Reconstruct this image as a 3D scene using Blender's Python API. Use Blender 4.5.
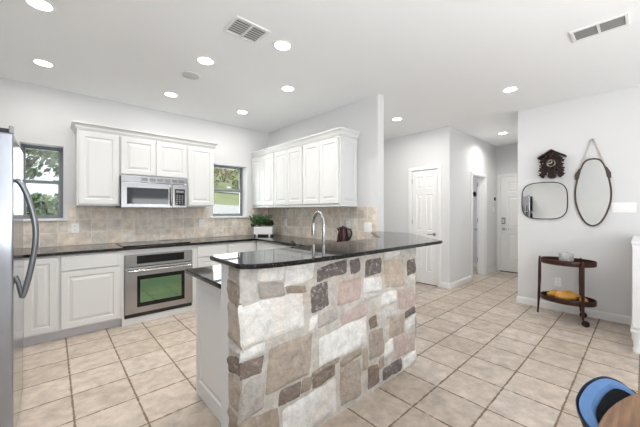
import bpy, bmesh, math, random
from mathutils import Vector, Matrix, noise as mnoise
random.seed(7)
PI = math.pi
scene = bpy.context.scene
for o in list(bpy.data.objects):
    bpy.data.objects.remove(o)

# ------------------------------------------------------------------ camera
CAM_F, CAM_YAW, CAM_CY, CAM_H = 294.7, 0.7373, 210.7, 1.32
cam_d = bpy.data.cameras.new('camera')
cam = bpy.data.objects.new('camera', cam_d)
scene.collection.objects.link(cam)
cam_d.sensor_width = 36.0
cam_d.lens = CAM_F / 640 * 36.0
cam_d.shift_y = -(213.5 - CAM_CY) / 640
cam_d.clip_start = 0.02
cam.location = (0, 0, CAM_H)
cam.rotation_euler = (PI / 2, 0, -CAM_YAW)
scene.camera = cam

# ------------------------------------------------------------------ world, sun, window light, fill lamps, exposure
world = bpy.data.worlds.new('sky')
scene.world = world
world.use_nodes = True
wn = world.node_tree
bg = wn.nodes['Background']
bg.inputs[0].default_value = (0.86, 0.93, 1.0, 1)
bg.inputs[1].default_value = 1.05
sun_d = bpy.data.lights.new('sun', 'SUN')
sun_d.energy = 5.0
sun_d.angle = 0.03
sun_d.color = (1.0, 0.96, 0.9)
sun = bpy.data.objects.new('sun', sun_d)
scene.collection.objects.link(sun)
sun.rotation_euler = (math.radians(30), 0, math.radians(-20))

def area(name, loc, rot, sx, sy, power, color=(1, 1, 1)):
    d = bpy.data.lights.new(name, 'AREA')
    d.shape = 'RECTANGLE'; d.size = sx; d.size_y = sy
    d.energy = power; d.color = color
    o = bpy.data.objects.new(name, d)
    scene.collection.objects.link(o)
    o.location = loc; o.rotation_euler = rot
    return o
REAR_W = 5
CEILING_FILL_W = 33
# daylight coming in through the dining room windows behind the camera
REAR_WIN = [(0.1, 1.5, 0.85, 2.2), (1.9, 3.3, 0.85, 2.2)]
for k, (a, b, c, d) in enumerate(REAR_WIN):
    area('rear_window_daylight', ((a + b) / 2, -2.57, (c + d) / 2), (PI / 2 + 0.1, 0, 0), b - a - 0.06, d - c - 0.06,
         REAR_W * (b - a) / 1.4, (0.96, 0.98, 1.0))
    # upward fill lamp added at the window to brighten the ceiling
    area('rear_ceiling_fill', ((a + b) / 2, -2.55, (c + d) / 2), (PI / 2 + 1.2, 0, 0), b - a - 0.06, d - c - 0.2,
         CEILING_FILL_W * (b - a) / 1.4, (0.97, 0.985, 1.0))
# unseen opening added in the left wall, with fill lamps for the ceiling
FILL_OPENING = (-2.2, -0.5, 0.05, 2.1)
area('left_wall_fill', (-0.40, -1.35, 1.1), (PI / 2 + 0.1, 0, -PI / 2), 1.6, 1.9, 5, (0.96, 0.98, 1.0))
area('left_ceiling_fill', (-0.38, -1.35, 1.0), (PI / 2 + 1.25, 0, -PI / 2), 1.6, 1.2, 76, (0.97, 0.985, 1.0))
area('kitchen_window_daylight', (2.2, 4.95, 1.65), (-PI / 2, 0, 0), 0.56, 0.82, 8, (0.95, 0.98, 1.0))
area('sink_side_window_daylight', (-0.09, 4.95, 1.65), (-PI / 2, 0, 0), 0.34, 0.82, 2.5, (0.95, 0.98, 1.0))
area('side_room_fill', (6.2, 3.9, 1.6), (-PI / 2, 0, 0), 0.9, 1.2, 11, (0.95, 0.98, 1.0))  # added fill lamp for the side room, which has no window
DOWNLIGHT_W = 10.0
scene.view_settings.view_transform = 'Standard'
scene.view_settings.look = 'None'
scene.view_settings.gamma = 1.0
scene.view_settings.use_curve_mapping = False
scene.view_settings.exposure = 0.34

# ------------------------------------------------------------------ helpers
C = scene.collection

def tag(o, label=None, cat=None, group=None, kind=None):
    if label: o['label'] = label
    if cat: o['category'] = cat
    if group: o['group'] = group
    if kind: o['kind'] = kind
    return o

def empty(name, loc=(0, 0, 0), rz=0.0, label=None, cat=None, group=None, kind=None):
    o = bpy.data.objects.new(name, None)
    o.empty_display_size = 0.05
    C.objects.link(o)
    o.location = loc; o.rotation_euler = (0, 0, rz)
    return tag(o, label, cat, group, kind)

def obj(name, bm, mat, parent=None, smooth=False, loc=None, rz=None, merge=True):
    if merge:
        bmesh.ops.remove_doubles(bm, verts=bm.verts, dist=1e-5)
    bmesh.ops.recalc_face_normals(bm, faces=bm.faces)
    me = bpy.data.meshes.new(name)
    bm.to_mesh(me); bm.free()
    mats = mat if isinstance(mat, (list, tuple)) else [mat]
    for m in mats: me.materials.append(m)
    if smooth:
        for p in me.polygons: p.use_smooth = True
        try: me.set_sharp_from_angle(angle=math.radians(40))
        except Exception: pass
    o = bpy.data.objects.new(name, me)
    C.objects.link(o)
    if parent: o.parent = parent
    if loc: o.location = loc
    if rz is not None: o.rotation_euler = (0, 0, rz)
    return o

def struct(name, bm, mat, parent=None, label=None, smooth=False):
    o = obj(name, bm, mat, parent, smooth)
    if not parent: o['kind'] = 'structure'
    if label: o['label'] = label
    return o

def copy_tree(o, parent=None):
    c = o.copy(); C.objects.link(c)
    if parent: c.parent = parent
    for ch in list(o.children): copy_tree(ch, c)
    return c

def BM(): return bmesh.new()

def box(bm, x0, x1, y0, y1, z0, z1, bev=0.0, seg=2):
    vs = [bm.verts.new((x, y, z)) for z in (z0, z1) for x, y in ((x0, y0), (x1, y0), (x1, y1), (x0, y1))]
    fs = [bm.faces.new([vs[i] for i in f]) for f in ((3, 2, 1, 0), (4, 5, 6, 7), (0, 1, 5, 4), (1, 2, 6, 5), (2, 3, 7, 6), (3, 0, 4, 7))]
    if bev > 0:
        es = list({e for f in fs for e in f.edges})
        bmesh.ops.bevel(bm, geom=es, offset=bev, segments=seg, affect='EDGES', profile=0.6)
    return bm

def prism(bm, pts, z0, z1, bev=0.0, seg=2, vertical=False):
    a = [bm.verts.new((p[0], p[1], z0)) for p in pts]
    b = [bm.verts.new((p[0], p[1], z1)) for p in pts]
    n = len(pts)
    f0 = bm.faces.new(a[::-1]); f1 = bm.faces.new(b)
    for i in range(n):
        bm.faces.new((a[i], a[(i + 1) % n], b[(i + 1) % n], b[i]))
    if bev > 0:
        es = list(set(f0.edges) | set(f1.edges))
        bmesh.ops.bevel(bm, geom=es, offset=bev, segments=seg, affect='EDGES', profile=0.5)
    return bm

def prism_y(bm, pts, y0, y1, bev=0.0):
    """polygon in the x,z plane, extruded along y"""
    a = [bm.verts.new((p[0], y0, p[1])) for p in pts]
    b = [bm.verts.new((p[0], y1, p[1])) for p in pts]
    n = len(pts)
    f0 = bm.faces.new(a); f1 = bm.faces.new(b[::-1])
    for i in range(n):
        bm.faces.new((a[(i + 1) % n], a[i], b[i], b[(i + 1) % n]))
    if bev > 0:
        bmesh.ops.bevel(bm, geom=list(set(f0.edges)), offset=bev, segments=2, affect='EDGES', profile=0.5)
    return bm

def tube(bm, pts, r, seg=12, caps=True):
    pts = [Vector(p) for p in pts]
    n = len(pts)
    rs = r if isinstance(r, (list, tuple)) else [r] * n
    t0 = (pts[1] - pts[0]).normalized()
    up = Vector((0, 0, 1)) if abs(t0.z) < 0.9 else Vector((1, 0, 0))
    nrm = t0.cross(up).normalized()
    rings = []
    for i in range(n):
        t = (pts[min(i + 1, n - 1)] - pts[max(i - 1, 0)]).normalized()
        nrm = (nrm - t * nrm.dot(t)).normalized()
        bn = t.cross(nrm)
        rings.append([bm.verts.new(pts[i] + (nrm * math.cos(2 * PI * k / seg) + bn * math.sin(2 * PI * k / seg)) * rs[i]) for k in range(seg)])
    for i in range(n - 1):
        for k in range(seg):
            bm.faces.new((rings[i][k], rings[i][(k + 1) % seg], rings[i + 1][(k + 1) % seg], rings[i + 1][k]))
    if caps:
        bm.faces.new(rings[0][::-1]); bm.faces.new(rings[-1])
    return bm

def lathe(bm, prof, c=(0, 0, 0), seg=24, sx=1.0, sy=1.0, axis='z'):
    rings = []
    for r, z in prof:
        ring = []
        for k in range(seg):
            a = 2 * PI * k / seg
            p = (r * sx * math.cos(a), r * sy * math.sin(a), z)
            if axis == 'y': p = (p[0], -p[2], p[1])
            if axis == 'x': p = (p[2], p[0], p[1])
            ring.append(bm.verts.new((p[0] + c[0], p[1] + c[1], p[2] + c[2])))
        rings.append(ring)
    for i in range(len(rings) - 1):
        for k in range(seg):
            bm.faces.new((rings[i][k], rings[i][(k + 1) % seg], rings[i + 1][(k + 1) % seg], rings[i + 1][k]))
    for ring, pr in ((rings[0], prof[0]), (rings[-1], prof[-1])):
        if pr[0] > 1e-4:
            try: bm.faces.new(ring)
            except Exception: pass
    return bm

def quad(bm, *p):
    bm.faces.new([bm.verts.new(q) for q in p])

def panel_leaf(bm, x0, z0, W, H, T, panels, loops, yf=0.0, e=0.003):
    """door leaf: front at y=yf facing -y, thickness T towards +y. panels: rects (x0,z0,x1,z1) on a common grid, local to the leaf.
    loops: (inset, depth) rings of each panel, depth into the leaf"""
    xs = sorted({e, W - e} | {round(p[0], 5) for p in panels} | {round(p[2], 5) for p in panels})
    zs = sorted({e, H - e} | {round(p[1], 5) for p in panels} | {round(p[3], 5) for p in panels})
    P = lambda x, d, z: (x0 + x, yf + d, z0 + z)
    for i in range(len(xs) - 1):
        for j in range(len(zs) - 1):
            a, b, c, d = xs[i], xs[i + 1], zs[j], zs[j + 1]
            hit = any(abs(p[0] - a) < 1e-4 and abs(p[2] - b) < 1e-4 and abs(p[1] - c) < 1e-4 and abs(p[3] - d) < 1e-4 for p in panels)
            if not hit:
                quad(bm, P(a, 0, c), P(b, 0, c), P(b, 0, d), P(a, 0, d)); continue
            pi, pd = 0.0, 0.0
            for ins, dep in loops:
                o = [(a + pi, c + pi), (b - pi, c + pi), (b - pi, d - pi), (a + pi, d - pi)]
                n = [(a + ins, c + ins), (b - ins, c + ins), (b - ins, d - ins), (a + ins, d - ins)]
                for k in range(4):
                    l = (k + 1) % 4
                    quad(bm, P(o[k][0], pd, o[k][1]), P(o[l][0], pd, o[l][1]), P(n[l][0], dep, n[l][1]), P(n[k][0], dep, n[k][1]))
                pi, pd = ins, dep
            n = [(a + pi, c + pi), (b - pi, c + pi), (b - pi, d - pi), (a + pi, d - pi)]
            quad(bm, *[P(q[0], pd, q[1]) for q in n])
    o = [(e, e), (W - e, e), (W - e, H - e), (e, H - e)]
    n = [(0, 0), (W, 0), (W, H), (0, H)]
    for k in range(4):
        l = (k + 1) % 4
        quad(bm, P(o[k][0], 0, o[k][1]), P(o[l][0], 0, o[l][1]), P(n[l][0], e, n[l][1]), P(n[k][0], e, n[k][1]))
        quad(bm, P(n[k][0], e, n[k][1]), P(n[l][0], e, n[l][1]), P(n[l][0], T, n[l][1]), P(n[k][0], T, n[k][1]))
    quad(bm, P(0, T, 0), P(0, T, H), P(W, T, H), P(W, T, 0))
    return bm

RAISED = [(0.006, 0.007), (0.016, 0.008), (0.040, 0.001), (0.043, 0.0005)]
SIXP = [(0.006, 0.009), (0.020, 0.011), (0.036, 0.003)]

def wall_slab(bm, mp, u0, u1, z0, z1, d0, d1, holes):
    """slab in the u,z plane between depths d0 and d1, with rectangular holes; mp maps (u, d, z) to a point"""
    us = sorted({u0, u1} | {h[0] for h in holes} | {h[1] for h in holes})
    zs = sorted({z0, z1} | {h[2] for h in holes} | {h[3] for h in holes})
    us = [u for u in us if u0 - 1e-6 <= u <= u1 + 1e-6]; zs = [z for z in zs if z0 - 1e-6 <= z <= z1 + 1e-6]
    nu, nz = len(us) - 1, len(zs) - 1
    def solid(i, j):
        if i < 0 or j < 0 or i >= nu or j >= nz: return False
        um, zm = (us[i] + us[i + 1]) / 2, (zs[j] + zs[j + 1]) / 2
        return not any(h[0] < um < h[1] and h[2] < zm < h[3] for h in holes)
    for i in range(nu):
        for j in range(nz):
            if not solid(i, j): continue
            a, b, c, d = us[i], us[i + 1], zs[j], zs[j + 1]
            for dd in (d0, d1):
                quad(bm, mp(a, dd, c), mp(b, dd, c), mp(b, dd, d), mp(a, dd, d))
            if not solid(i - 1, j): quad(bm, mp(a, d0, c), mp(a, d1, c), mp(a, d1, d), mp(a, d0, d))
            if not solid(i + 1, j): quad(bm, mp(b, d0, c), mp(b, d1, c), mp(b, d1, d), mp(b, d0, d))
            if not solid(i, j - 1): quad(bm, mp(a, d0, c), mp(b, d0, c), mp(b, d1, c), mp(a, d1, c))
            if not solid(i, j + 1): quad(bm, mp(a, d0, d), mp(b, d0, d), mp(b, d1, d), mp(a, d1, d))
    return bm
XW = lambda u, d, z: (u, d, z)      # wall running along x
YW = lambda u, d, z: (d, u, z)      # wall running along y

def crown(bm, path, z, prof):
    """sweep prof (outward, up) along an open path of 2-D points; outward is to the right of travel"""
    n = len(path)
    rings = []
    for i in range(n):
        p = Vector(path[i])
        dirs = []
        if i > 0: dirs.append((Vector(path[i]) - Vector(path[i - 1])).normalized())
        if i < n - 1: dirs.append((Vector(path[i + 1]) - Vector(path[i])).normalized())
        ns = [Vector((d.y, -d.x)) for d in dirs]
        m = sum(ns, Vector((0, 0)))
        m = m / m.dot(ns[0]) if len(ns) == 2 else ns[0]
        rings.append([bm.verts.new((p.x + m.x * o, p.y + m.y * o, z + h)) for o, h in prof])
    k = len(prof)
    for i in range(n - 1):
        for j in range(k):
            bm.faces.new((rings[i][j], rings[i][(j + 1) % k], rings[i + 1][(j + 1) % k], rings[i + 1][j]))
    bm.faces.new(rings[0]); bm.faces.new(rings[-1][::-1])
    return bm

def catmull(pts, n=6, closed=False):
    P = [Vector(p) for p in pts]
    out = []
    m = len(P)
    rng = range(m) if closed else range(m - 1)
    for i in rng:
        g = (lambda k: P[k % m]) if closed else (lambda k: P[max(0, min(m - 1, k))])
        p0, p1, p2, p3 = g(i - 1), g(i), g(i + 1), g(i + 2)
        for k in range(n):
            t = k / n
            out.append(0.5 * ((2 * p1) + (p2 - p0) * t + (2 * p0 - 5 * p1 + 4 * p2 - p3) * t * t + (3 * p1 - p0 - 3 * p2 + p3) * t ** 3))
    if not closed: out.append(P[-1])
    return out

def text_bm(bm, s, size, mtx, extrude=0.0):
    cu = bpy.data.curves.new('letters', 'FONT')
    cu.body = s; cu.size = size; cu.align_x = 'CENTER'; cu.align_y = 'CENTER'; cu.extrude = extrude
    t = bpy.data.objects.new('letters', cu)
    C.objects.link(t)
    dg = bpy.context.evaluated_depsgraph_get()
    me = bpy.data.meshes.new_from_object(t.evaluated_get(dg))
    me.transform(mtx)
    bm.from_mesh(me)
    bpy.data.objects.remove(t); bpy.data.curves.remove(cu); bpy.data.meshes.remove(me)
    return bm

# ------------------------------------------------------------------ materials
def mat(name, col, rough=0.5, metal=0.0, var=0.0, vscale=8.0, bump=0.0, bscale=60.0, spec=0.5, stretch=None, coat=0.0):
    m = bpy.data.materials.new(name)
    m.use_nodes = True
    nt = m.node_tree; N = nt.nodes; L = nt.links
    b = N['Principled BSDF']
    b.inputs['Base Color'].default_value = (*col, 1)
    b.inputs['Roughness'].default_value = rough
    b.inputs['Metallic'].default_value = metal
    b.inputs['Specular IOR Level'].default_value = spec
    b.inputs['Coat Weight'].default_value = coat
    tc = N.new('ShaderNodeTexCoord')
    src = tc.outputs['Object']
    if stretch:
        mp = N.new('ShaderNodeMapping'); mp.inputs['Scale'].default_value = stretch
        L.new(src, mp.inputs[0]); src = mp.outputs[0]
    if var > 0:
        n = N.new('ShaderNodeTexNoise'); n.inputs['Scale'].default_value = vscale; n.inputs['Detail'].default_value = 5
        L.new(src, n.inputs['Vector'])
        mx = N.new('ShaderNodeMix'); mx.data_type = 'RGBA'
        mx.inputs[6].default_value = (*[max(0, c * (1 - var)) for c in col], 1)
        mx.inputs[7].default_value = (*[min(1, c * (1 + var)) for c in col], 1)
        L.new(n.outputs['Fac'], mx.inputs[0]); L.new(mx.outputs[2], b.inputs['Base Color'])
    if bump > 0:
        n2 = N.new('ShaderNodeTexNoise'); n2.inputs['Scale'].default_value = bscale; n2.inputs['Detail'].default_value = 4
        L.new(src, n2.inputs['Vector'])
        bp = N.new('ShaderNodeBump'); bp.inputs['Strength'].default_value = bump; bp.inputs['Distance'].default_value = 0.004
        L.new(n2.outputs['Fac'], bp.inputs['Height']); L.new(bp.outputs[0], b.inputs['Normal'])
    return m

def emis(name, col, s):
    m = bpy.data.materials.new(name); m.use_nodes = True
    b = m.node_tree.nodes['Principled BSDF']
    b.inputs['Base Color'].default_value = (0.8, 0.8, 0.8, 1)
    b.inputs['Emission Color'].default_value = (*col, 1)
    b.inputs['Emission Strength'].default_value = s
    return m

def mnode(N, L, op, a, b=None, clamp=False):
    n = N.new('ShaderNodeMath'); n.operation = op; n.use_clamp = clamp
    for i, v in enumerate((a, b)):
        if v is None: continue
        if isinstance(v, (int, float)): n.inputs[i].default_value = v
        else: L.new(v, n.inputs[i])
    return n.outputs[0]

def tile_mat(name, axes, origin, size, grout_w, cols, grout, rough, mott=0.5, mscale=5.0, seed=0.0, soft=0.35):
    """square tiles in the plane of two object axes; each tile a shade of its own, mottled"""
    m = bpy.data.materials.new(name); m.use_nodes = True
    nt = m.node_tree; N = nt.nodes; L = nt.links
    b = N['Principled BSDF']
    tc = N.new('ShaderNodeTexCoord'); sp = N.new('ShaderNodeSeparateXYZ')
    L.new(tc.outputs['Object'], sp.inputs[0])
    cell, edge = [], []
    for k, ax in enumerate(axes):
        v = mnode(N, L, 'DIVIDE', mnode(N, L, 'SUBTRACT', sp.outputs['XYZ'.index(ax)], origin[k]), size[k])
        cell.append(mnode(N, L, 'FLOOR', v))
        fr = mnode(N, L, 'FRACT', v)
        dd = mnode(N, L, 'MINIMUM', fr, mnode(N, L, 'SUBTRACT', 1.0, fr))
        edge.append(mnode(N, L, 'MULTIPLY', dd, size[k]))
    wob = N.new('ShaderNodeTexNoise'); wob.inputs['Scale'].default_value = 28
    L.new(tc.outputs['Object'], wob.inputs['Vector'])
    dist = mnode(N, L, 'MINIMUM', edge[0], edge[1])
    dist = mnode(N, L, 'ADD', dist, mnode(N, L, 'MULTIPLY', mnode(N, L, 'SUBTRACT', wob.outputs['Fac'], 0.5), grout_w * 1.5))
    mask = mnode(N, L, 'MULTIPLY', mnode(N, L, 'SUBTRACT', dist, grout_w * (0.5 - soft / 2)), 1.0 / (grout_w * soft), clamp=True)
    cb = N.new('ShaderNodeCombineXYZ')
    L.new(cell[0], cb.inputs[0]); L.new(cell[1], cb.inputs[1]); cb.inputs[2].default_value = seed
    wn_ = N.new('ShaderNodeTexWhiteNoise'); L.new(cb.outputs[0], wn_.inputs['Vector'])
    cr = N.new('ShaderNodeValToRGB')
    el = cr.color_ramp.elements
    while len(el) < len(cols): el.new(0.5)
    for i, c in enumerate(cols):
        el[i].position = i / max(1, len(cols) - 1); el[i].color = (*c, 1)
    L.new(wn_.outputs['Value'], cr.inputs[0])
    off = N.new('ShaderNodeVectorMath'); off.operation = 'MULTIPLY_ADD'
    L.new(wn_.outputs['Color'], off.inputs[0]); off.inputs[1].default_value = (7, 7, 7); L.new(tc.outputs['Object'], off.inputs[2])
    n1 = N.new('ShaderNodeTexNoise'); n1.inputs['Scale'].default_value = mscale; n1.inputs['Detail'].default_value = 7; n1.inputs['Roughness'].default_value = 0.65
    L.new(off.outputs[0], n1.inputs['Vector'])
    mr = N.new('ShaderNodeMapRange'); mr.inputs[1].default_value = 0.3; mr.inputs[2].default_value = 0.7
    mr.inputs[3].default_value = 1 - mott * 0.5; mr.inputs[4].default_value = 1 + mott * 0.35
    L.new(n1.outputs['Fac'], mr.inputs[0])
    mul = N.new('ShaderNodeMix'); mul.data_type = 'RGBA'; mul.blend_type = 'MULTIPLY'; mul.inputs[0].default_value = 1
    L.new(cr.outputs[0], mul.inputs[6]); L.new(mr.outputs[0], mul.inputs[7])
    mx = N.new('ShaderNodeMix'); mx.data_type = 'RGBA'
    mx.inputs[6].default_value = (*grout, 1)
    L.new(mask, mx.inputs[0]); L.new(mul.outputs[2], mx.inputs[7])
    L.new(mx.outputs[2], b.inputs['Base Color'])
    rr = N.new('ShaderNodeMapRange'); rr.inputs[3].default_value = 0.9; rr.inputs[4].default_value = rough
    L.new(mask, rr.inputs[0]); L.new(rr.outputs[0], b.inputs['Roughness'])
    hgt = mnode(N, L, 'ADD', mask, mnode(N, L, 'MULTIPLY', n1.outputs['Fac'], 0.5))
    bp = N.new('ShaderNodeBump'); bp.inputs['Strength'].default_value = 0.5; bp.inputs['Distance'].default_value = 0.002
    L.new(hgt, bp.inputs['Height']); L.new(bp.outputs[0], b.inputs['Normal'])
    return m

def granite_mat():
    m = bpy.data.materials.new('dark_granite'); m.use_nodes = True
    nt = m.node_tree; N = nt.nodes; L = nt.links; b = N['Principled BSDF']
    tc = N.new('ShaderNodeTexCoord')
    v = N.new('ShaderNodeTexVoronoi'); v.inputs['Scale'].default_value = 260
    L.new(tc.outputs['Object'], v.inputs['Vector'])
    sp = N.new('ShaderNodeSeparateColor'); L.new(v.outputs['Color'], sp.inputs[0])
    cr = N.new('ShaderNodeValToRGB'); el = cr.color_ramp.elements
    el[0].position = 0.0; el[0].color = (0.003, 0.0035, 0.004, 1)
    el[1].position = 0.62; el[1].color = (0.007, 0.0075, 0.008, 1)
    for p, c in ((0.88, (0.014, 0.014, 0.013, 1)), (0.965, (0.04, 0.036, 0.028, 1)), (0.994, (0.22, 0.2, 0.18, 1))):
        e = el.new(p); e.color = c
    L.new(sp.outputs[0], cr.inputs[0]); L.new(cr.outputs[0], b.inputs['Base Color'])
    b.inputs['Roughness'].default_value = 0.035
    b.inputs['Specular IOR Level'].default_value = 0.38
    return m

def stone_mat():
    m = bpy.data.materials.new('limestone_blocks'); m.use_nodes = True
    nt = m.node_tree; N = nt.nodes; L = nt.links; b = N['Principled BSDF']
    at = N.new('ShaderNodeAttribute'); at.attribute_name = 'stone_tint'
    tc = N.new('ShaderNodeTexCoord')
    n1 = N.new('ShaderNodeTexNoise'); n1.inputs['Scale'].default_value = 13; n1.inputs['Detail'].default_value = 10; n1.inputs['Roughness'].default_value = 0.82
    L.new(tc.outputs['Object'], n1.inputs['Vector'])
    mr = N.new('ShaderNodeMapRange'); mr.inputs[1].default_value = 0.3; mr.inputs[2].default_value = 0.7; mr.inputs[3].default_value = 0.58; mr.inputs[4].default_value = 1.25
    L.new(n1.outputs['Fac'], mr.inputs[0])
    mul = N.new('ShaderNodeMix'); mul.data_type = 'RGBA'; mul.blend_type = 'MULTIPLY'; mul.inputs[0].default_value = 1
    L.new(at.outputs['Color'], mul.inputs[6]); L.new(mr.outputs[0], mul.inputs[7])
    # lime smears and chips, strong on the dark stones
    n2 = N.new('ShaderNodeTexNoise'); n2.inputs['Scale'].default_value = 34; n2.inputs['Detail'].default_value = 6; n2.inputs['Roughness'].default_value = 0.75
    L.new(tc.outputs['Object'], n2.inputs['Vector'])
    th = N.new('ShaderNodeMapRange'); th.inputs[1].default_value = 0.52; th.inputs[2].default_value = 0.68
    L.new(n2.outputs['Fac'], th.inputs[0])
    fac = mnode(N, L, 'MULTIPLY', th.outputs[0], at.outputs['Alpha'], clamp=True)
    mx = N.new('ShaderNodeMix'); mx.data_type = 'RGBA'; mx.inputs[7].default_value = (0.62, 0.59, 0.55, 1)
    L.new(fac, mx.inputs[0]); L.new(mul.outputs[2], mx.inputs[6]); L.new(mx.outputs[2], b.inputs['Base Color'])
    # brown weathering stains
    n3 = N.new('ShaderNodeTexNoise'); n3.inputs['Scale'].default_value = 3.2; n3.inputs['Detail'].default_value = 9; n3.inputs['Roughness'].default_value = 0.7
    L.new(tc.outputs['Object'], n3.inputs['Vector'])
    st = N.new('ShaderNodeMapRange'); st.inputs[1].default_value = 0.5; st.inputs[2].default_value = 0.72; st.inputs[4].default_value = 0.55
    L.new(n3.outputs['Fac'], st.inputs[0])
    ms = N.new('ShaderNodeMix'); ms.data_type = 'RGBA'; ms.blend_type = 'MULTIPLY'; ms.inputs[7].default_value = (0.80, 0.66, 0.52, 1)
    L.new(st.outputs[0], ms.inputs[0]); L.new(mx.outputs[2], ms.inputs[6]); L.new(ms.outputs[2], b.inputs['Base Color'])
    b.inputs['Roughness'].default_value = 0.9
    bp = N.new('ShaderNodeBump'); bp.inputs['Strength'].default_value = 1.0; bp.inputs['Distance'].default_value = 0.010
    L.new(n2.outputs['Fac'], bp.inputs['Height']); L.new(bp.outputs[0], b.inputs['Normal'])
    return m

def glass_pane_mat(name='window_glass', tint=(0.97, 0.99, 0.98)):
    m = bpy.data.materials.new(name); m.use_nodes = True
    nt = m.node_tree; N = nt.nodes; L = nt.links
    N.remove(N['Principled BSDF'])
    tr = N.new('ShaderNodeBsdfTransparent'); tr.inputs[0].default_value = (*tint, 1)
    gl = N.new('ShaderNodeBsdfGlossy'); gl.inputs['Roughness'].default_value = 0.0
    fr = N.new('ShaderNodeFresnel'); fr.inputs[0].default_value = 1.45
    ms = N.new('ShaderNodeMixShader')
    L.new(fr.outputs[0], ms.inputs[0]); L.new(tr.outputs[0], ms.inputs[1]); L.new(gl.outputs[0], ms.inputs[2])
    L.new(ms.outputs[0], N['Material Output'].inputs[0])
    return m

def clear_glass_mat():
    m = bpy.data.materials.new('clear_glass'); m.use_nodes = True
    b = m.node_tree.nodes['Principled BSDF']
    b.inputs['Base Color'].default_value = (0.88, 0.89, 0.89, 1)
    b.inputs['Roughness'].default_value = 0.08
    b.inputs['Transmission Weight'].default_value = 0.6
    b.inputs['IOR'].default_value = 1.45
    return m

M = {}
M['wall'] = mat('wall_paint', (0.72, 0.722, 0.725), 0.75, bump=0.08, bscale=220)
M['ceil'] = mat('ceiling_paint', (0.93, 0.945, 0.955), 0.85, bump=0.1, bscale=180)
M['trim'] = mat('trim_paint', (0.85, 0.85, 0.84), 0.4, var=0.02)
M['cab'] = mat('cabinet_paint', (0.70, 0.705, 0.695), 0.38, var=0.015, vscale=3)
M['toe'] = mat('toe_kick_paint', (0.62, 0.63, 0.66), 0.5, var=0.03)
M['granite'] = granite_mat()
M['stone'] = stone_mat()
M['steel'] = mat('brushed_steel', (0.42, 0.42, 0.43), 0.2, 0.95, var=0.06, vscale=6, stretch=(2, 2, 90))
M['mwsteel'] = mat('microwave_steel', (0.27, 0.27, 0.275), 0.22, 0.95, var=0.06, vscale=6, stretch=(2, 2, 90))
M['fsteel'] = mat('refrigerator_steel', (0.40, 0.42, 0.46), 0.16, 0.95, var=0.05, vscale=5, stretch=(3, 90, 0.6))
M['handle_steel'] = mat('grey_handle_steel', (0.25, 0.26, 0.28), 0.3, 0.8, var=0.05)
M['nickel'] = mat('satin_nickel', (0.44, 0.43, 0.42), 0.25, 0.95, var=0.04)
M['black'] = mat('black_plastic', (0.012, 0.012, 0.013), 0.35, var=0.1)
M['blackglass'] = mat('black_glass', (0.006, 0.006, 0.007), 0.05, var=0.1, spec=0.35)
M['mwglass'] = mat('microwave_glass', (0.012, 0.013, 0.016), 0.05, var=0.1, spec=0.4)
M['ovenglass'] = mat('green_oven_glass', (0.20, 0.34, 0.20), 0.06, 0.85, var=0.05)
M['mirror'] = mat('mirror_silver', (0.88, 0.89, 0.88), 0.01, 1.0, var=0.01)
M['winframe'] = mat('grey_window_frame', (0.225, 0.24, 0.25), 0.45, 0.1, var=0.05)
M['pane'] = glass_pane_mat()
M['plate'] = mat('white_plastic', (0.92, 0.92, 0.91), 0.35, var=0.01)
M['slot'] = mat('dark_slot', (0.10, 0.10, 0.10), 0.6, var=0.1)
M['ductgrey'] = mat('duct_grey', (0.28, 0.28, 0.28), 0.7, var=0.1)
M['ventgrey'] = mat('vent_dark_grey', (0.25, 0.25, 0.25), 0.6, var=0.1)  # even dark grey for vent slats, burner rings and keypad buttons
M['vent'] = mat('vent_white_metal', (0.80, 0.80, 0.79), 0.45, var=0.02)
M['speaker'] = mat('speaker_grille', (0.70, 0.70, 0.69), 0.8, bump=0.5, bscale=900)
M['lens'] = emis('downlight_lens', (1.0, 0.98, 0.94), 9.0)
M['floor'] = tile_mat('floor_tile', 'XY', (0.103, 3.436), (0.3398, 0.3409), 0.011,
                      [(0.48, 0.395, 0.32), (0.55, 0.465, 0.39), (0.51, 0.43, 0.355), (0.58, 0.50, 0.43)], (0.20, 0.145, 0.10), 0.36, 0.62, 11)
TC = [(0.66, 0.585, 0.50), (0.78, 0.71, 0.625), (0.82, 0.70, 0.575), (0.73, 0.67, 0.59), (0.85, 0.78, 0.69)]
M['splash_x'] = tile_mat('backsplash_tile_back', 'XZ', (0.205, 0.903), (0.156, 0.156), 0.006, TC, (0.84, 0.80, 0.74), 0.4, 0.6, 11, 1.0)
M['splash_y'] = tile_mat('backsplash_tile_side', 'YZ', (2.19, 0.903), (0.156, 0.156), 0.006, TC, (0.84, 0.80, 0.74), 0.4, 0.6, 11, 4.0)
M['walnut'] = mat('dark_walnut', (0.045, 0.015, 0.010), 0.35, var=0.45, vscale=9, stretch=(1, 6, 1), spec=0.3, coat=0.12)
M['clockwood'] = mat('carved_clock_wood', (0.020, 0.0075, 0.0065), 0.45, var=0.6, vscale=40, bump=0.6, bscale=120, spec=0.3)
M['cream'] = mat('ivory_numerals', (0.75, 0.70, 0.60), 0.5, var=0.03)
M['blackframe'] = mat('black_mirror_frame', (0.03, 0.03, 0.03), 0.4, 0.3, var=0.2)
M['leather'] = mat('brown_leather', (0.07, 0.045, 0.035), 0.55, var=0.3, vscale=20)
M['rope'] = mat('pale_rope', (0.58, 0.55, 0.50), 0.8, bump=0.6, bscale=300)
M['squash'] = mat('yellow_squash_skin', (0.66, 0.33, 0.055), 0.4, var=0.5, vscale=14)
M['stem'] = mat('squash_stem', (0.22, 0.15, 0.06), 0.7, var=0.3)
M['glass'] = clear_glass_mat()
M['kettle'] = mat('dark_red_enamel', (0.032, 0.003, 0.003), 0.15, var=0.2, spec=0.4)
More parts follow.
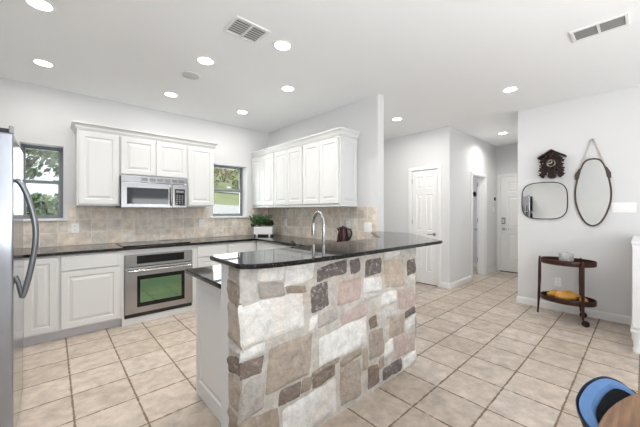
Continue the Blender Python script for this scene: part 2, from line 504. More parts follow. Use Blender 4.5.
M['planter'] = mat('white_ceramic', (0.80, 0.80, 0.80), 0.35, var=0.02)
M['leaf'] = mat('plant_leaf_green', (0.055, 0.13, 0.04), 0.5, var=0.55, vscale=14)
M['darkleaf'] = mat('plant_dark_leaf', (0.02, 0.035, 0.02), 0.5, var=0.4, vscale=14)
M['soil'] = mat('potting_soil', (0.04, 0.028, 0.02), 0.95, var=0.3)
M['blue'] = mat('blue_velvet', (0.085, 0.185, 0.385), 0.75, var=0.12, vscale=25, bump=0.15, bscale=400)
M['shadeblack'] = mat('table_shade_black', (0.008, 0.009, 0.012), 0.9, var=0.2, spec=0.1)  # table shade on the chair, painted as a black colour
M['navy'] = mat('navy_shell', (0.012, 0.018, 0.035), 0.45, var=0.2)
M['tablewood'] = mat('rustic_table_wood', (0.165, 0.09, 0.048), 0.65, var=0.95, vscale=5, stretch=(1.2, 16, 1), bump=0.3, bscale=30)
M['buffet'] = mat('white_distressed_paint', (0.80, 0.80, 0.80), 0.55, var=0.05, vscale=12, bump=0.15, bscale=80)
M['grass'] = mat('lawn_grass', (0.145, 0.165, 0.08), 0.95, var=0.4, vscale=2.5, bump=0.6, bscale=40)
M['concrete'] = mat('pale_concrete', (0.30, 0.305, 0.31), 0.9, var=0.08, vscale=4)
M['bark'] = mat('tree_bark', (0.09, 0.065, 0.045), 0.9, var=0.4, vscale=10)
M['tree'] = mat('tree_foliage', (0.13, 0.19, 0.085), 0.7, var=0.55, vscale=3)
M['shrub_olive'] = mat('olive_shrub_foliage', (0.16, 0.18, 0.07), 0.75, var=0.5, vscale=4)
M['shrub_rust'] = mat('rust_shrub_foliage', (0.24, 0.13, 0.09), 0.75, var=0.5, vscale=4)
M['fence'] = mat('weathered_fence_wood', (0.34, 0.33, 0.31), 0.9, var=0.3, vscale=4, stretch=(6, 6, 0.6))
M['rock'] = mat('hill_rock', (0.42, 0.40, 0.38), 0.95, var=0.3, vscale=3)
M['gapshade'] = mat('door_gap_shade', (0.05, 0.045, 0.04), 0.8, var=0.2)  # shade under the doors, painted as a dark colour

# ================================================================== STRUCTURE
CZ = 2.75
XR, YB = 2.94, 4.65          # kitchen side wall, back wall
XM = 4.96                    # wall of the mirrors and of the pantry door
HY = 2.21                    # hall side wall
XE = 7.30                    # entry door wall
b = BM(); box(b, -1.02, 7.42, -2.72, 5.12, -0.12, 0.0)
struct('floor', b, M['floor'], label='beige square ceramic floor tiles with brown grout')
b = BM(); box(b, -1.02, 7.42, -2.72, 5.12, CZ, CZ + 0.12)
struct('ceiling', b, M['ceil'], label='flat white ceiling')

W1 = (-0.27, 0.098, 1.215, 2.085)
W2 = (1.905, 2.500, 1.215, 2.085)
b = BM(); wall_slab(b, XW, -1.02, XR + 0.12, 0, CZ, YB, YB + 0.24, [W1, W2])
wall_back = struct('wall_back', b, M['wall'], label='white back wall of the kitchen with two windows')
b = BM(); wall_slab(b, YW, 2.19, YB, 0, CZ, XR, XR + 0.125, [])
wall_side = struct('wall_kitchen', b, M['wall'], label='white kitchen side wall ending in a free edge beside the bar')
b = BM(); wall_slab(b, YW, -2.72, 2.185, 0, CZ, -0.54, -0.42, [FILL_OPENING]); wall_slab(b, YW, 2.065, YB, 0, CZ, -1.02, -0.90, []); box(b, -0.90, -0.54, 2.065, 2.185, 0, CZ)
struct('wall_left', b, M['wall'])
b = BM(); wall_slab(b, XW, -0.90, XM + 0.12, 0, CZ, -2.72, -2.60, [(a, c, d, e) for a, c, d, e in REAR_WIN])
struct('wall_rear', b, M['wall'])
PD = (2.412, 2.915)          # pantry door opening along y
b = BM(); wall_slab(b, YW, HY, 5.12, 0, CZ, XM, XM + 0.12, [(PD[0], PD[1], -0.1, 2.055)])
struct('wall_pantry', b, M['wall'], label='white wall with the narrow pantry door')
b = BM(); wall_slab(b, XW, XR + 0.12, XM, 0, CZ, 5.0, 5.12, [])
struct('wall_far', b, M['wall'])
b = BM(); wall_slab(b, YW, -2.60, 1.226, 0, CZ, XM, XM + 0.12, [])
struct('wall_dining', b, M['wall'], label='white dining wall hung with the clock and two mirrors')
b = BM(); wall_slab(b, XW, XM + 0.12, XE, 0, CZ, 1.10, 1.226, [])
struct('wall_hall_right', b, M['wall'])
HD = (5.92, 6.60)            # opening in the hall wall
b = BM(); wall_slab(b, XW, XM + 0.12, XE, 0, CZ, HY, HY + 0.12, [(HD[0], HD[1], -0.1, 2.01)])
struct('wall_hall_left', b, M['wall'], label='white hall wall with an open doorway')
b = BM(); wall_slab(b, YW, 1.10, 5.12, 0, CZ, XE, XE + 0.12, [])
struct('wall_entry', b, M['wall'], label='white end wall of the hall with the entry door')
b = BM(); wall_slab(b, XW, XM + 0.12, XE, 0, CZ, 4.0, 4.12, [])
struct('wall_side_room', b, M['wall'])

# baseboards
def baseboard(name, pts, h=0.095, t=0.014):
    b = BM()
    crown(b, pts, 0.0, [(0, 0), (t, 0), (t, h - 0.02), (t * 0.75, h - 0.012), (t * 0.45, h), (0, h)])
    return struct(name, b, M['trim'], label=None)
baseboard('baseboard_dining', [(XM + 0.12, 1.2262), (XM - 0.0002, 1.2262), (XM - 0.0002, -2.598)][::1])
baseboard('baseboard_hall_left', [(XM - 0.0002, PD[0] - 0.066), (XM - 0.0002, HY - 0.0002), (HD[0] - 0.066, HY - 0.0002)][::-1][::-1])
baseboard('baseboard_hall_end', [(HD[1] + 0.066, HY - 0.0002), (XE - 0.002, HY - 0.0002)])
baseboard('baseboard_pantry', [(XM - 0.0002, 4.99), (XM - 0.0002, PD[1] + 0.066)])
baseboard('baseboard_side_room', [(XE - 0.0002, 3.99), (XE - 0.0002, HY + 0.125)])

# door casings
def casing(name, u0, u1, zt, mp, d, w=0.062, t=0.016, sgn=-1):
    b = BM()
    def bx(a, c, z0, z1):
        p = mp(a, d, z0); q = mp(c, d + sgn * t, z1)
        box(b, min(p[0], q[0]), max(p[0], q[0]), min(p[1], q[1]), max(p[1], q[1]), z0, z1, 0.004, 1)
    bx(u0 - w, u0, 0.0, zt); bx(u1, u1 + w, 0.0, zt); bx(u0 - w, u1 + w, zt, zt + w)
    return struct(name, b, M['trim'], label=None)
casing('trim_1', PD[0], PD[1], 2.055, YW, XM - 0.0005)
casing('trim_2', HD[0], HD[1], 2.01, XW, HY - 0.0005)
ED = (1.24, 2.128)
casing('trim_3', ED[0], ED[1], 2.055, YW, XE - 0.0005, w=0.06)
# jamb lining of the open doorway
b = BM()
box(b, HD[1] - 0.018, HD[1] - 0.0005, HY + 0.001, HY + 0.119, 0, 1.99); box(b, HD[0] + 0.0005, HD[0] + 0.018, HY + 0.001, HY + 0.119, 0, 1.99)
box(b, HD[0] + 0.0005, HD[1] - 0.0005, HY + 0.001, HY + 0.119, 1.99, 2.0095)
struct('trim_4', b, M['trim'])

# panelled doors -----------------------------------------------------------
def six_panel_door(name, origin, rz, W, H, label, lever_side, zknob=0.92):
    t = empty(name, origin, rz, label, 'door', kind='structure')
    st = 0.11 * W / 0.8 + 0.02; mid = 0.09 * W / 0.8 + 0.01
    pw = (W - 2 * st - mid) / 2
    xs = [(st, st + pw), (st + pw + mid, W - st)]
    zs = [(0.22, 0.80), (0.95, 1.60), (1.71, H - 0.12)]
    ps = [(round(x[0], 5), z[0], round(x[1], 5), z[1]) for x in xs for z in zs]
    b = BM(); panel_leaf(b, 0, 0.012, W, H - 0.012, 0.035, ps, SIXP)
    obj('leaf', b, M['trim'], t)
    hs = BM()
    hx = 0.0 if lever_side == 'right' else W
    for z in (0.25, 1.07, 1.82):
        tube(hs, [(hx, -0.006, z), (hx, -0.006, z + 0.09)], 0.006, 8)
    obj('hinge_pins', hs, M['nickel'], t)
    kx = W - 0.06 if lever_side == 'right' else 0.06
    s = -1 if lever_side == 'right' else 1
    hd = BM()
    lathe(hd, [(0.030, -0.0), (0.030, 0.008), (0.024, 0.012), (0.011, 0.014), (0.011, 0.045), (0.0, 0.046)], (kx, 0, zknob), 20, axis='y')
    tube(hd, catmull([(kx, -0.046, zknob), (kx + s * 0.03, -0.050, zknob + 0.002), (kx + s * 0.08, -0.048, zknob - 0.002), (kx + s * 0.115, -0.044, zknob - 0.006)], 4), [0.010] * 5 + [0.009] * 4 + [0.007] * 4, 10)
    h = obj('lever_handle', hd, M['nickel'], t, smooth=True)
    h['label'] = 'brushed nickel lever handle'
    return t
# pantry door: faces -x (local x runs to world -y)
d1 = six_panel_door('door_1', (XM + 0.006, PD[1] - 0.006, 0), -PI / 2, PD[1] - PD[0] - 0.012, 2.045,
                    'narrow white six panel pantry door with nickel lever, beyond the bar', 'right', 0.905)
b = BM(); box(b, XM + 0.002, XM + 0.06, PD[0] + 0.004, PD[1] - 0.004, 0.0005, 0.011)
struct('pantry_gap_shade', b, M['gapshade'])  # dark strip painted as the shade under the pantry door
d2 = six_panel_door('door_2', (XE - 0.024, ED[1] - 0.006, 0), -PI / 2, ED[1] - ED[0] - 0.012, 2.045,
                    'white entry door with keypad lock at the end of the hall', 'left', 0.92)
b = BM(); box(b, 0.025, 0.095, -0.028, -0.001, 1.03, 1.17, 0.006)
kp = obj('keypad_lock', b, M['handle_steel'], d2); kp['label'] = 'grey keypad deadbolt'
b = BM()
for r in range(4):
    for c in range(3):
        box(b, 0.036 + c * 0.017, 0.048 + c * 0.017, -0.031, -0.0275, 1.06 + r * 0.022, 1.075 + r * 0.022)
obj('keys', b, M['plate'], kp)
b = BM(); box(b, XE - 0.06, XE - 0.001, ED[0] + 0.004, ED[1] - 0.004, 0.0005, 0.011)
struct('entry_gap_shade', b, M['gapshade'])  # dark strip painted as the shade under the entry door
ang = 0.365
d3 = six_panel_door('door_3', (6.592 + 0.62 * math.cos(ang), HY + 0.140 + 0.62 * math.sin(ang), 0), ang + PI, 0.62, 1.98,
                    'white door standing open inside the hall doorway', 'left', 0.90)
# wall decor seen through the doorway
hk = empty('wall_hook', (XE - 0.001, 2.665, 1.70), -PI / 2, 'small black ornamental hook on the wall inside the open doorway', 'hook')
b = BM(); prism_y(b, [(-0.02, -0.05), (0.02, -0.05), (0.035, 0.0), (0.02, 0.06), (-0.01, 0.07), (-0.04, 0.03)], -0.012, 0, 0.003)
obj('back_plate', b, M['black'], hk)
b = BM(); tube(b, catmull([(0, -0.01, 0.0), (0, -0.04, -0.03), (0, -0.06, -0.01), (0, -0.06, 0.02)], 5), 0.007, 8)
obj('peg', b, M['black'], hk, smooth=True)

# windows --------------------------------------------------------------------
def window(name, hole, label, y=YB):
    x0, x1, z0, z1 = hole
    t = empty(name, ((x0 + x1) / 2, y + 0.15, z0), 0, label, 'window', kind='structure')
    cx = (x0 + x1) / 2
    a, c = x0 - cx + 0.001, x1 - cx - 0.001
    H = z1 - z0
    def ring(bm, x0, x1, z0, z1, w, y0, y1):
        for q in ((x0, x1, z0, z0 + w), (x0, x1, z1 - w, z1)): box(bm, q[0], q[1], y0, y1, q[2], q[3], 0.002, 1)
        for q in ((x0, x0 + w), (x1 - w, x1)): box(bm, q[0], q[1], y0, y1, z0 + w, z1 - w, 0.002, 1)
    b = BM(); ring(b, a, c, 0.012, H - 0.001, 0.018, 0.0, 0.07); obj('window_frame', b, M['winframe'], t)
    zm = H * 0.50
    b = BM(); ring(b, a + 0.0185, c - 0.0185, zm - 0.008, H - 0.0195, 0.020, 0.036, 0.060); s = obj('upper_sash', b, M['winframe'], t)
    b = BM(); box(b, a + 0.037, c - 0.037, 0.046, 0.050, zm + 0.0125, H - 0.040); obj('pane', b, M['pane'], s)
    b = BM(); ring(b, a + 0.0185, c - 0.0185, 0.031, zm + 0.030, 0.026, 0.008, 0.033); s = obj('lower_sash', b, M['winframe'], t)
    b = BM(); box(b, a + 0.045, c - 0.045, 0.018, 0.022, 0.0575, zm + 0.0035); obj('pane', b, M['pane'], s)
    b = BM(); box(b, -0.02, 0.02, -0.006, 0.008, zm + 0.008, zm + 0.024, 0.002); obj('latch', b, M['winframe'], t)
    b = BM(); box(b, a + 0.0, c - 0.0, -0.1495, 0.0, 0.0005, 0.012)
    box(b, a - 0.045, c + 0.045, -0.185, -0.1505, -0.014, 0.012, 0.004)
    sl = obj('window_sill', b, M['trim'], t); sl['label'] = 'white painted sill'
    return t
window('window_1', W1, 'grey framed sash window on the left, beside the refrigerator')
window('window_2', W2, 'grey framed sash window right of the microwave with hillside view')

# backsplash tiles (parts of their walls)
b = BM()
y0, y1 = YB - 0.009, YB - 0.0003
for x0, x1, z0, z1 in ((-0.89, W1[0] - 0.045, 0.902, 1.366), (W1[0] - 0.045, W1[1] + 0.045, 0.902, 1.199), (W1[1] + 0.045, W2[0] - 0.045, 0.902, 1.378),
                       (W2[0] - 0.045, W2[1] + 0.045, 0.902, 1.199), (W2[1] + 0.045, XR - 0.010, 0.902, 1.378)):
    box(b, x0, x1, y0, y1, z0, z1)
obj('tile_backsplash', b, M['splash_x'], wall_back, merge=False)['label'] = 'tan and grey square tumbled tiles'
b = BM(); box(b, XR - 0.009, XR - 0.0003, 2.205, YB - 0.001, 0.902, 1.378)
obj('tile_backsplash', b, M['splash_y'], wall_side)['label'] = 'tan and grey square tumbled tiles'

# ================================================================== OUTSIDE
def hz(x, y):
    base = -0.25 + 1.15 * max(0, min(1, (y - 5.6) / 1.6))
    k = max(0, min(1, (x - 1.4) / 2.2)); k = k * k * (3 - 2 * k)
    rise = max(0, y - 7.2)
    return base + k * 0.235 * min(rise, 26) + (1 - k) * 0.085 * min(rise, 5.5) + 0.05 * math.sin(x * 0.9) * math.sin(y * 0.7)
def ground_patch(x0, x1, y0, y1, nx, ny, off=0.0, shape=None):
    b = BM(); vs = []
    for j in range(ny + 1):
        row = []
        for i in range(nx + 1):
            u, v = i / nx, j / ny
            x, y = (x0 + (x1 - x0) * u, y0 + (y1 - y0) * v) if not shape else shape(u, v)
            row.append(b.verts.new((x, y, hz(x, y) + off)))
        vs.append(row)
    for j in range(ny):
        for i in range(nx): b.faces.new((vs[j][i], vs[j][i + 1], vs[j + 1][i + 1], vs[j + 1][i]))
    return b
o = obj('lawn', ground_patch(-12, 30, 4.95, 36, 84, 62), M['grass'], smooth=True)
tag(o, 'sloping green lawn rising outside the kitchen windows', 'lawn', kind='structure')
o = obj('driveway', ground_patch(0, 1, 0, 1, 16, 10, 0.035, lambda u, v: (2.6 + 3.6 * u, 7.25 + 2.5 * v + (0.5 - 0.9 * u) * v)), M['concrete'], smooth=True)
tag(o, 'pale concrete driveway outside the right window', 'driveway', kind='structure')
o = obj('footpath', ground_patch(0, 1, 0, 1, 20, 3, 0.05, lambda u, v: (4.2 + 4.2 * u, 12.9 - 1.7 * u + 0.55 * v)), M['concrete'], smooth=True)
tag(o, 'narrow pale path crossing the lawn above the driveway', 'path', kind='structure')

def leaf_cloud(b, c, r, n, size, flat=0.8):
    for _ in range(n):
        while True:
            p = Vector((random.uniform(-1, 1), random.uniform(-1, 1), random.uniform(-1, 1)))
            if 0.25 < p.length < 1: break
        if mnoise.noise(p * 2.3 + Vector(c)) < -0.12: continue
        q = Vector((p.x * r[0], p.y * r[1], p.z * r[2])) + Vector(c)
        a = Vector((random.gauss(0, 1), random.gauss(0, 1), random.gauss(0, 1))).normalized()
        t = a.orthogonal().normalized(); s = a.cross(t)
        k = size * random.uniform(0.6, 1.3)
        b.faces.new([b.verts.new(q + t * k), b.verts.new(q + s * k * 0.5), b.verts.new(q - t * k), b.verts.new(q - s * k * 0.5)])
def tree(x, y, h, r, label, n=1500, name='tree', cz=0.65, leafm='tree', cat='tree', group=None):
    z = hz(x, y)
    t = empty(name, (x, y, z - 0.03), 0, label, cat, group)
    b = BM()
    tube(b, catmull([(0, 0, 0), (0.05, 0.02, h * 0.25), (-0.03, 0.04, h * 0.5), (0.02, 0, h * 0.72)], 4), [0.13 * h / 4 * (1 - 0.055 * i) for i in range(13)], 8)
    for k in range(5):
        a = k * 1.3
        tube(b, [(0, 0.02, h * (0.35 + 0.06 * k)), (math.cos(a) * r * 0.35, math.sin(a) * r * 0.35, h * (0.5 + 0.06 * k)), (math.cos(a) * r * 0.7, math.sin(a) * r * 0.7, h * (0.62 + 0.05 * k))], [0.05, 0.035, 0.015], 6)
    obj('trunk', b, M['bark'], t, smooth=True)
    b = BM()
    leaf_cloud(b, (0, 0, h * cz), (r, r, h * (1 - cz) * 1.05), n, 0.09)
    obj('crown', b, M[leafm], t, merge=False)
    return t
tree(-0.62, 10.2, 3.3, 1.25, 'leafy green tree nearest the left window, its branches across the upper pane', 4200, cz=0.66)
tree(0.95, 12.6, 3.1, 1.1, 'green tree standing further right behind the left window', 3000, cz=0.55)
tree(-1.6, 15.5, 4.2, 1.9, 'hazy tall tree at the back left behind the fence', 2200, cz=0.58)
tree(6.0, 19.5, 4.2, 1.8, 'green tree on the left of the hillside seen through the right window', 1800, cz=0.6)
tree(10.2, 19.8, 4.0, 2.0, 'green tree on the right of the hillside seen through the right window', 1800, cz=0.6)
def shrub(x, y, r, h, leafm, label, n=500):
    t = empty('shrub', (x, y, hz(x, y) - 0.03), 0, label, 'shrub')
    b = BM()
    for k in range(4):
        a = k * 1.6
        tube(b, [(0, 0, 0), (math.cos(a) * r * 0.3, math.sin(a) * r * 0.3, h * 0.5)], [0.03, 0.012], 5)
    obj('stems', b, M['bark'], t)
    b = BM(); leaf_cloud(b, (0, 0, h * 0.55), (r, r, h * 0.5), n, 0.08)
    obj('foliage', b, M[leafm], t, merge=False)
shrub(5.5, 13.8, 0.75, 1.2, 'shrub_olive', 'olive green shrub at the left of the hillside outside the right window')
shrub(7.1, 15.8, 0.75, 1.5, 'shrub_rust', 'rust coloured shrub in the middle of the hillside outside the right window')
shrub(6.9, 13.6, 0.6, 1.0, 'shrub_olive', 'olive shrub right of the rust coloured shrub on the hillside')
shrub(9.0, 15.4, 0.8, 1.5, 'shrub_rust', 'reddish brown shrub at the right end of the hillside')
for (x, y, s, lb) in ((6.25, 13.4, 0.12, 'pale boulder under the olive shrub on the hillside'), (6.2, 14.9, 0.13, 'pale boulder between the shrubs on the hillside'), (7.7, 14.4, 0.14, 'pale boulder nearest the path on the right of the hillside')):
    b = BM(); bmesh.ops.create_icosphere(b, subdivisions=3, radius=s)
    for v in b.verts: v.co = v.co * (1 + 0.3 * mnoise.noise(v.co * 2.2 + Vector((x, y, 0)))); v.co.z *= 0.7
    o = obj('boulder', b, M['rock'], smooth=True, loc=(x, y, hz(x, y) + 0.04)); tag(o, lb, 'boulder')
shrub(-0.22, 9.3, 0.42, 0.62, 'tree', 'leafy green garden shrub in front of the fence, left part of the left window', 700)
shrub(0.42, 10.2, 0.40, 0.8, 'tree', 'leafy green garden shrub in front of the fence, right part of the left window', 700)
fx = empty('garden_fence', (0, 11.6, 0), 0, 'weathered grey board fence beyond the lawn outside the left window', 'fence')
for k in range(5):
    x = -2.2 + k * 1.05
    b = BM(); box(b, x, x + 0.09, 0.02, 0.11, hz(x, 11.6) - 0.05, hz(x, 11.6) + 0.50); obj('post', b, M['fence'], fx)
b = BM()
for k in range(30):
    x = -2.2 + k * 0.145
    box(b, x, x + 0.135, -0.01, 0.012, hz(x, 11.6) + 0.04, hz(x, 11.6) + 0.45 + 0.02 * math.sin(k * 2.1))
obj('boards', b, M['fence'], fx, merge=False)

# ================================================================== KITCHEN CABINETS
def front(parent, name, x, z, w, h, knob=None, stile=0.055, flat=False):
    b = BM()
    if flat: panel_leaf(b, x, z, w, h, 0.018, [(0.022, 0.022, round(w - 0.022, 5), round(h - 0.022, 5))], [(0.004, 0.002), (0.008, 0.0)], yf=-0.019)
    else: panel_leaf(b, x, z, w, h, 0.018, [(stile, stile, round(w - stile, 5), round(h - stile, 5))], RAISED, yf=-0.019)
    return obj(name, b, M['cab'], parent)
def base_cabinet(name, origin, rz, W, D, fronts, label, cat='cabinet', toe=True):
    t = empty(name, origin, rz, label, cat)
    b = BM(); box(b, 0, W, 0, D, 0.095 if toe else 0.0, 0.868); obj('body', b, M['cab'], t)
    if toe:
        b = BM(); box(b, 0, W, 0.055, D, 0.0, 0.094); obj('toe_kick', b, M['toe'], t)
    for f in fronts: front(t, *f)
    return t
YF = 4.0
# angled end cabinet beside the refrigerator
dl = 0.60
t = empty('angled_cabinet', (-0.2155, YF, 0), 0, 'white angled end cabinet half hidden behind the refrigerator', 'cabinet')
ddx, ddy = -0.74 * dl, 0.672 * dl
b = BM(); prism(b, [(0, 0), (0, 0.63), (-0.66, 0.63), (-0.66, ddy), (ddx, ddy)], 0.095, 0.868); obj('body', b, M['cab'], t)
b = BM(); prism(b, [(0, 0.06), (0, 0.63), (-0.66, 0.63), (-0.66, ddy + 0.05), (ddx + 0.0, ddy + 0.05)], 0.0, 0.094); obj('toe_kick', b, M['toe'], t)
ea = empty('door', (ddx, ddy, 0), math.atan2(-ddy, -ddx)); ea.parent = t
b = BM(); panel_leaf(b, 0.03, 0.115, dl - 0.06, 0.735, 0.018, [(0.055, 0.055, dl - 0.115, 0.68)], RAISED, yf=-0.019); obj('door_panel', b, M['cab'], ea)

base_cabinet('base_cabinet', (-0.215, YF, 0), 0, 0.266, 0.64, [('door', 0.012, 0.108, 0.238, 0.742)],
             'narrow white base cabinet with a full height door near the refrigerator')
base_cabinet('base_cabinet', (0.0515, YF, 0), 0, 0.534, 0.64, [('drawer', 0.012, 0.704, 0.50, 0.148, None, 0.03, True), ('door', 0.012, 0.108, 0.50, 0.585)],
             'white base cabinet with one drawer over one door left of the oven')
# oven housing
t = empty('oven_cabinet', (0.586, YF, 0), 0, 'white cabinet housing the wall oven under the cooktop', 'cabinet')
W = 0.826; ox0, ox1 = 0.024, 0.772
b = BM()
box(b, 0, ox0 - 0.003, 0, 0.63, 0, 0.868); box(b, ox1 + 0.003, W, 0, 0.63, 0, 0.868)
box(b, ox0 - 0.003, ox1 + 0.003, 0, 0.63, 0.808, 0.868); box(b, ox0 - 0.003, ox1 + 0.003, 0, 0.63, 0, 0.074)
obj('body', b, M['cab'], t, merge=False)
# oven
t = empty('wall_oven', (0.611, YF - 0.001, 0.076), 0, 'stainless built in wall oven with green tinted door glass', 'oven')
OW = 0.746
b = BM(); box(b, 0, OW, 0.002, 0.58, 0, 0.728); obj('body', b, M['black'], t)
b = BM(); box(b, 0, OW, -0.022, 0.0, 0.590, 0.728, 0.003); o = obj('control_panel', b, M['steel'], t)
b = BM(); box(b, 0.118, 0.642, -0.0245, -0.0215, 0.622, 0.716); d = obj('display', b, M['blackglass'], o)
b = BM()
box(b, 0.118, 0.642, -0.025, -0.0238, 0.6215, 0.6225)
box(b, 0.33, 0.44, -0.0255, -0.0243, 0.655, 0.69)
for k in range(5):
    for s in (0.14, 0.47):
        box(b, s + k * 0.034, s + k * 0.034 + 0.014, -0.0255, -0.0243, 0.664, 0.674)
b.free()
b = BM(); box(b, 0, OW, -0.030, 0.0, 0.050, 0.583, 0.004); o = obj('oven_door', b, M['steel'], t)
b = BM(); box(b, 0.119, 0.646, -0.0325, -0.0295, 0.118, 0.482, 0.001, 1); obj('window_surround', b, M['blackglass'], o)
b = BM(); box(b, 0.150, 0.606, -0.0345, -0.0322, 0.168, 0.436); obj('door_glass', b, M['ovenglass'], o)['label'] = 'green tinted reflective oven glass'
b = BM()
tube(b, [(0.03, -0.078, 0.548), (0.716, -0.078, 0.548)], 0.011, 12)
for x in (0.06, 0.686): tube(b, [(x, -0.03, 0.548), (x, -0.078, 0.548)], 0.009, 8)
obj('oven_handle', b, M['nickel'], o, smooth=True)

base_cabinet('base_cabinet', (1.413, YF, 0), 0, 0.905, 0.64, [('drawer', 0.012, 0.704, 0.42, 0.148, None, 0.03, True), ('door', 0.012, 0.108, 0.42, 0.585),
             ('drawer', 0.440, 0.704, 0.42, 0.148, None, 0.03, True), ('door', 0.440, 0.108, 0.42, 0.585)],
             'white base cabinet with two drawers over doors right of the oven, running to the corner')
base_cabinet('base_cabinet', (2.320, 3.975, 0), -PI / 2, 0.87, 0.61, [('drawer', 0.012, 0.704, 0.42, 0.148, None, 0.03, True), ('door', 0.012, 0.108, 0.42, 0.585),
             ('drawer', 0.438, 0.704, 0.42, 0.148, None, 0.03, True), ('door', 0.438, 0.108, 0.42, 0.585)],
             'white base cabinet with drawers under the side counter by the plant')
base_cabinet('base_cabinet', (2.320, 3.104, 0), -PI / 2, 0.86, 0.61, [('door', 0.012, 0.108, 0.41, 0.742), ('door', 0.430, 0.108, 0.41, 0.742)],
             'white two door base cabinet under the red kettle')
# peninsula cabinet, open side to the kitchen, raised end panel to the left
t = empty('peninsula_cabinet', (0.772, 1.626, 0), 0, 'white peninsula base cabinet with raised end panel behind the stone bar', 'cabinet')
b = BM(); box(b, 0.018, 1.425, 0, 0.555, 0.0, 0.64); box(b, 0.018, 0.50, 0, 0.555, 0.64, 0.868); box(b, 1.22, 1.425, 0, 0.555, 0.64, 0.868)
box(b, 0.50, 1.22, 0.535, 0.555, 0.64, 0.868); box(b, 1.4255, 1.546, 0.075, 0.555, 0.0, 0.868)
obj('body', b, M['cab'], t, merge=False)
ea = empty('end_panel', (0.0, 0.56, 0), -PI / 2); ea.parent = t
b = BM(); panel_leaf(b, 0, 0.0, 0.556, 0.868, 0.017, [(0.05, 0.105, 0.495, 0.80)], RAISED, yf=0.0); obj('end_panel_board', b, M['cab'], ea)
ed = empty('door_bank', (1.425, 0.556, 0), PI); ed.parent = t
for k in range(3):
    b = BM(); panel_leaf(b, 0.02 + k * 0.46, 0.108, 0.44, 0.742, 0.018, [(0.055, 0.055, 0.385, 0.687)], RAISED, yf=-0.019); obj('door', b, M['cab'], ed)

# granite worktop with sink cut-out
outer = [(-0.235, 3.965), (2.283, 3.965), (2.283, 2.222), (0.708, 2.222), (0.708, 1.627), (2.262, 1.627), (2.824, 2.187), (2.930, 2.187), (2.930, 4.639), (-0.885, 4.639), (-0.885, 4.42), (-0.70, 4.395)]
b = BM(); prism(b, outer, 0.8695, 0.900, 0.008, 3)
wt = obj('kitchen_worktop', b, M['granite'])
tag(wt, 'black granite kitchen worktop running below the windows and round the corner', 'countertop')
cb = BM(); box(cb, 1.31, 1.94, 1.83, 2.13, 0.8, 1.0, 0.03, 3)
cut = obj('cutter', cb, M['granite'])
md = wt.modifiers.new('sink_hole', 'BOOLEAN'); md.object = cut; md.operation = 'DIFFERENCE'; md.solver = 'EXACT'
dg = bpy.context.evaluated_depsgraph_get()
nm = bpy.data.meshes.new_from_object(wt.evaluated_get(dg))
wt.modifiers.clear(); wt.data = nm; nm.name = 'kitchen_worktop'
bpy.data.objects.remove(cut)
# sink
b = BM()
def rr(x0, x1, y0, y1, r, z, bm, n=5):
    out = []
    for cx, cy, a0 in ((x1 - r, y1 - r, 0), (x0 + r, y1 - r, 90), (x0 + r, y0 + r, 180), (x1 - r, y0 + r, 270)):
        for k in range(n + 1):
            a = math.radians(a0 + 90 * k / n); out.append(bm.verts.new((cx + r * math.cos(a), cy + r * math.sin(a), z)))
    return out
rings = [rr(1.295, 1.955, 1.815, 2.145, 0.045, 0.8685, b), rr(1.315, 1.935, 1.835, 2.125, 0.04, 0.8685, b), rr(1.325, 1.925, 1.845, 2.115, 0.04, 0.70, b), rr(1.36, 1.89, 1.88, 2.08, 0.03, 0.685, b)]
for a, c in zip(rings, rings[1:]):
    for k in range(len(a)): b.faces.new((a[k], a[(k + 1) % len(a)], c[(k + 1) % len(a)], c[k]))
b.faces.new(rings[-1])
tag(obj('kitchen_sink', b, M['steel'], smooth=True), 'stainless undermount sink in the peninsula counter behind the bar', 'sink')

# cooktop
t = empty('cooktop', (0.60, 4.05, 0.9005), 0, 'black glass cooktop set on the counter above the oven', 'cooktop')
b = BM(); box(b, 0, 0.755, 0, 0.51, 0, 0.008, 0.003); obj('glass_top', b, M['blackglass'], t)
for cx, cy, r in ((0.19, 0.14, 0.09), (0.19, 0.37, 0.075), (0.56, 0.14, 0.075), (0.56, 0.37, 0.10)):
    b = BM(); lathe(b, [(r - 0.004, 0.008), (r, 0.008), (r, 0.0086), (r - 0.004, 0.0086), (r - 0.004, 0.008)], (cx, cy, 0.0003), 32); obj('burner_ring', b, M['ventgrey'], t)

# upper cabinets -------------------------------------------------------------
def upper_cabinet(origin, rz, W, D, z0, z1, doors, label, rail=True):
    t = empty('upper_cabinet', origin, rz, label, 'cabinet')
    b = BM(); box(b, 0.0005, W - 0.0005, 0, D, z0, z1); obj('body', b, M['cab'], t)
    for (x, w) in doors: front(t, 'door', x, z0 + 0.018, w, z1 - z0 - 0.035)
    return t
YU = 4.32
upper_cabinet((0.206, YU, 0), 0, 0.404, 0.318, 1.380, 2.245, [(0.012, 0.378)], 'tall white upper cabinet left of the microwave')
upper_cabinet((0.611, YU, 0), 0, 0.788, 0.318, 1.756, 2.245, [(0.010, 0.380), (0.398, 0.380)], 'short white two door upper cabinet above the microwave')
upper_cabinet((1.400, YU, 0), 0, 0.384, 0.318, 1.380, 2.245, [(0.012, 0.358)], 'tall white upper cabinet right of the microwave by the window')
CPROF = [(0, 0), (0.008, 0), (0.012, 0.012), (0.018, 0.018), (0.022, 0.035), (0.034, 0.055), (0.042, 0.062), (0.046, 0.068), (0.046, 0.084), (0, 0.084)]
b = BM(); crown(b, [(0.2065, YB - 0.012), (0.2065, YU - 0.0005), (1.7835, YU - 0.0005), (1.7835, YB - 0.012)][::1], 2.247, CPROF)
struct('trim_7', b, M['cab'])
XU = 2.61
lab = ['white two door upper cabinet at the far corner above the plant', 'white two door upper cabinet in the middle of the side wall row', 'white two door upper cabinet with end panel nearest the bar']
ya = [4.638, 3.940, 3.225]; yb = [3.9405, 3.2255, 2.515]
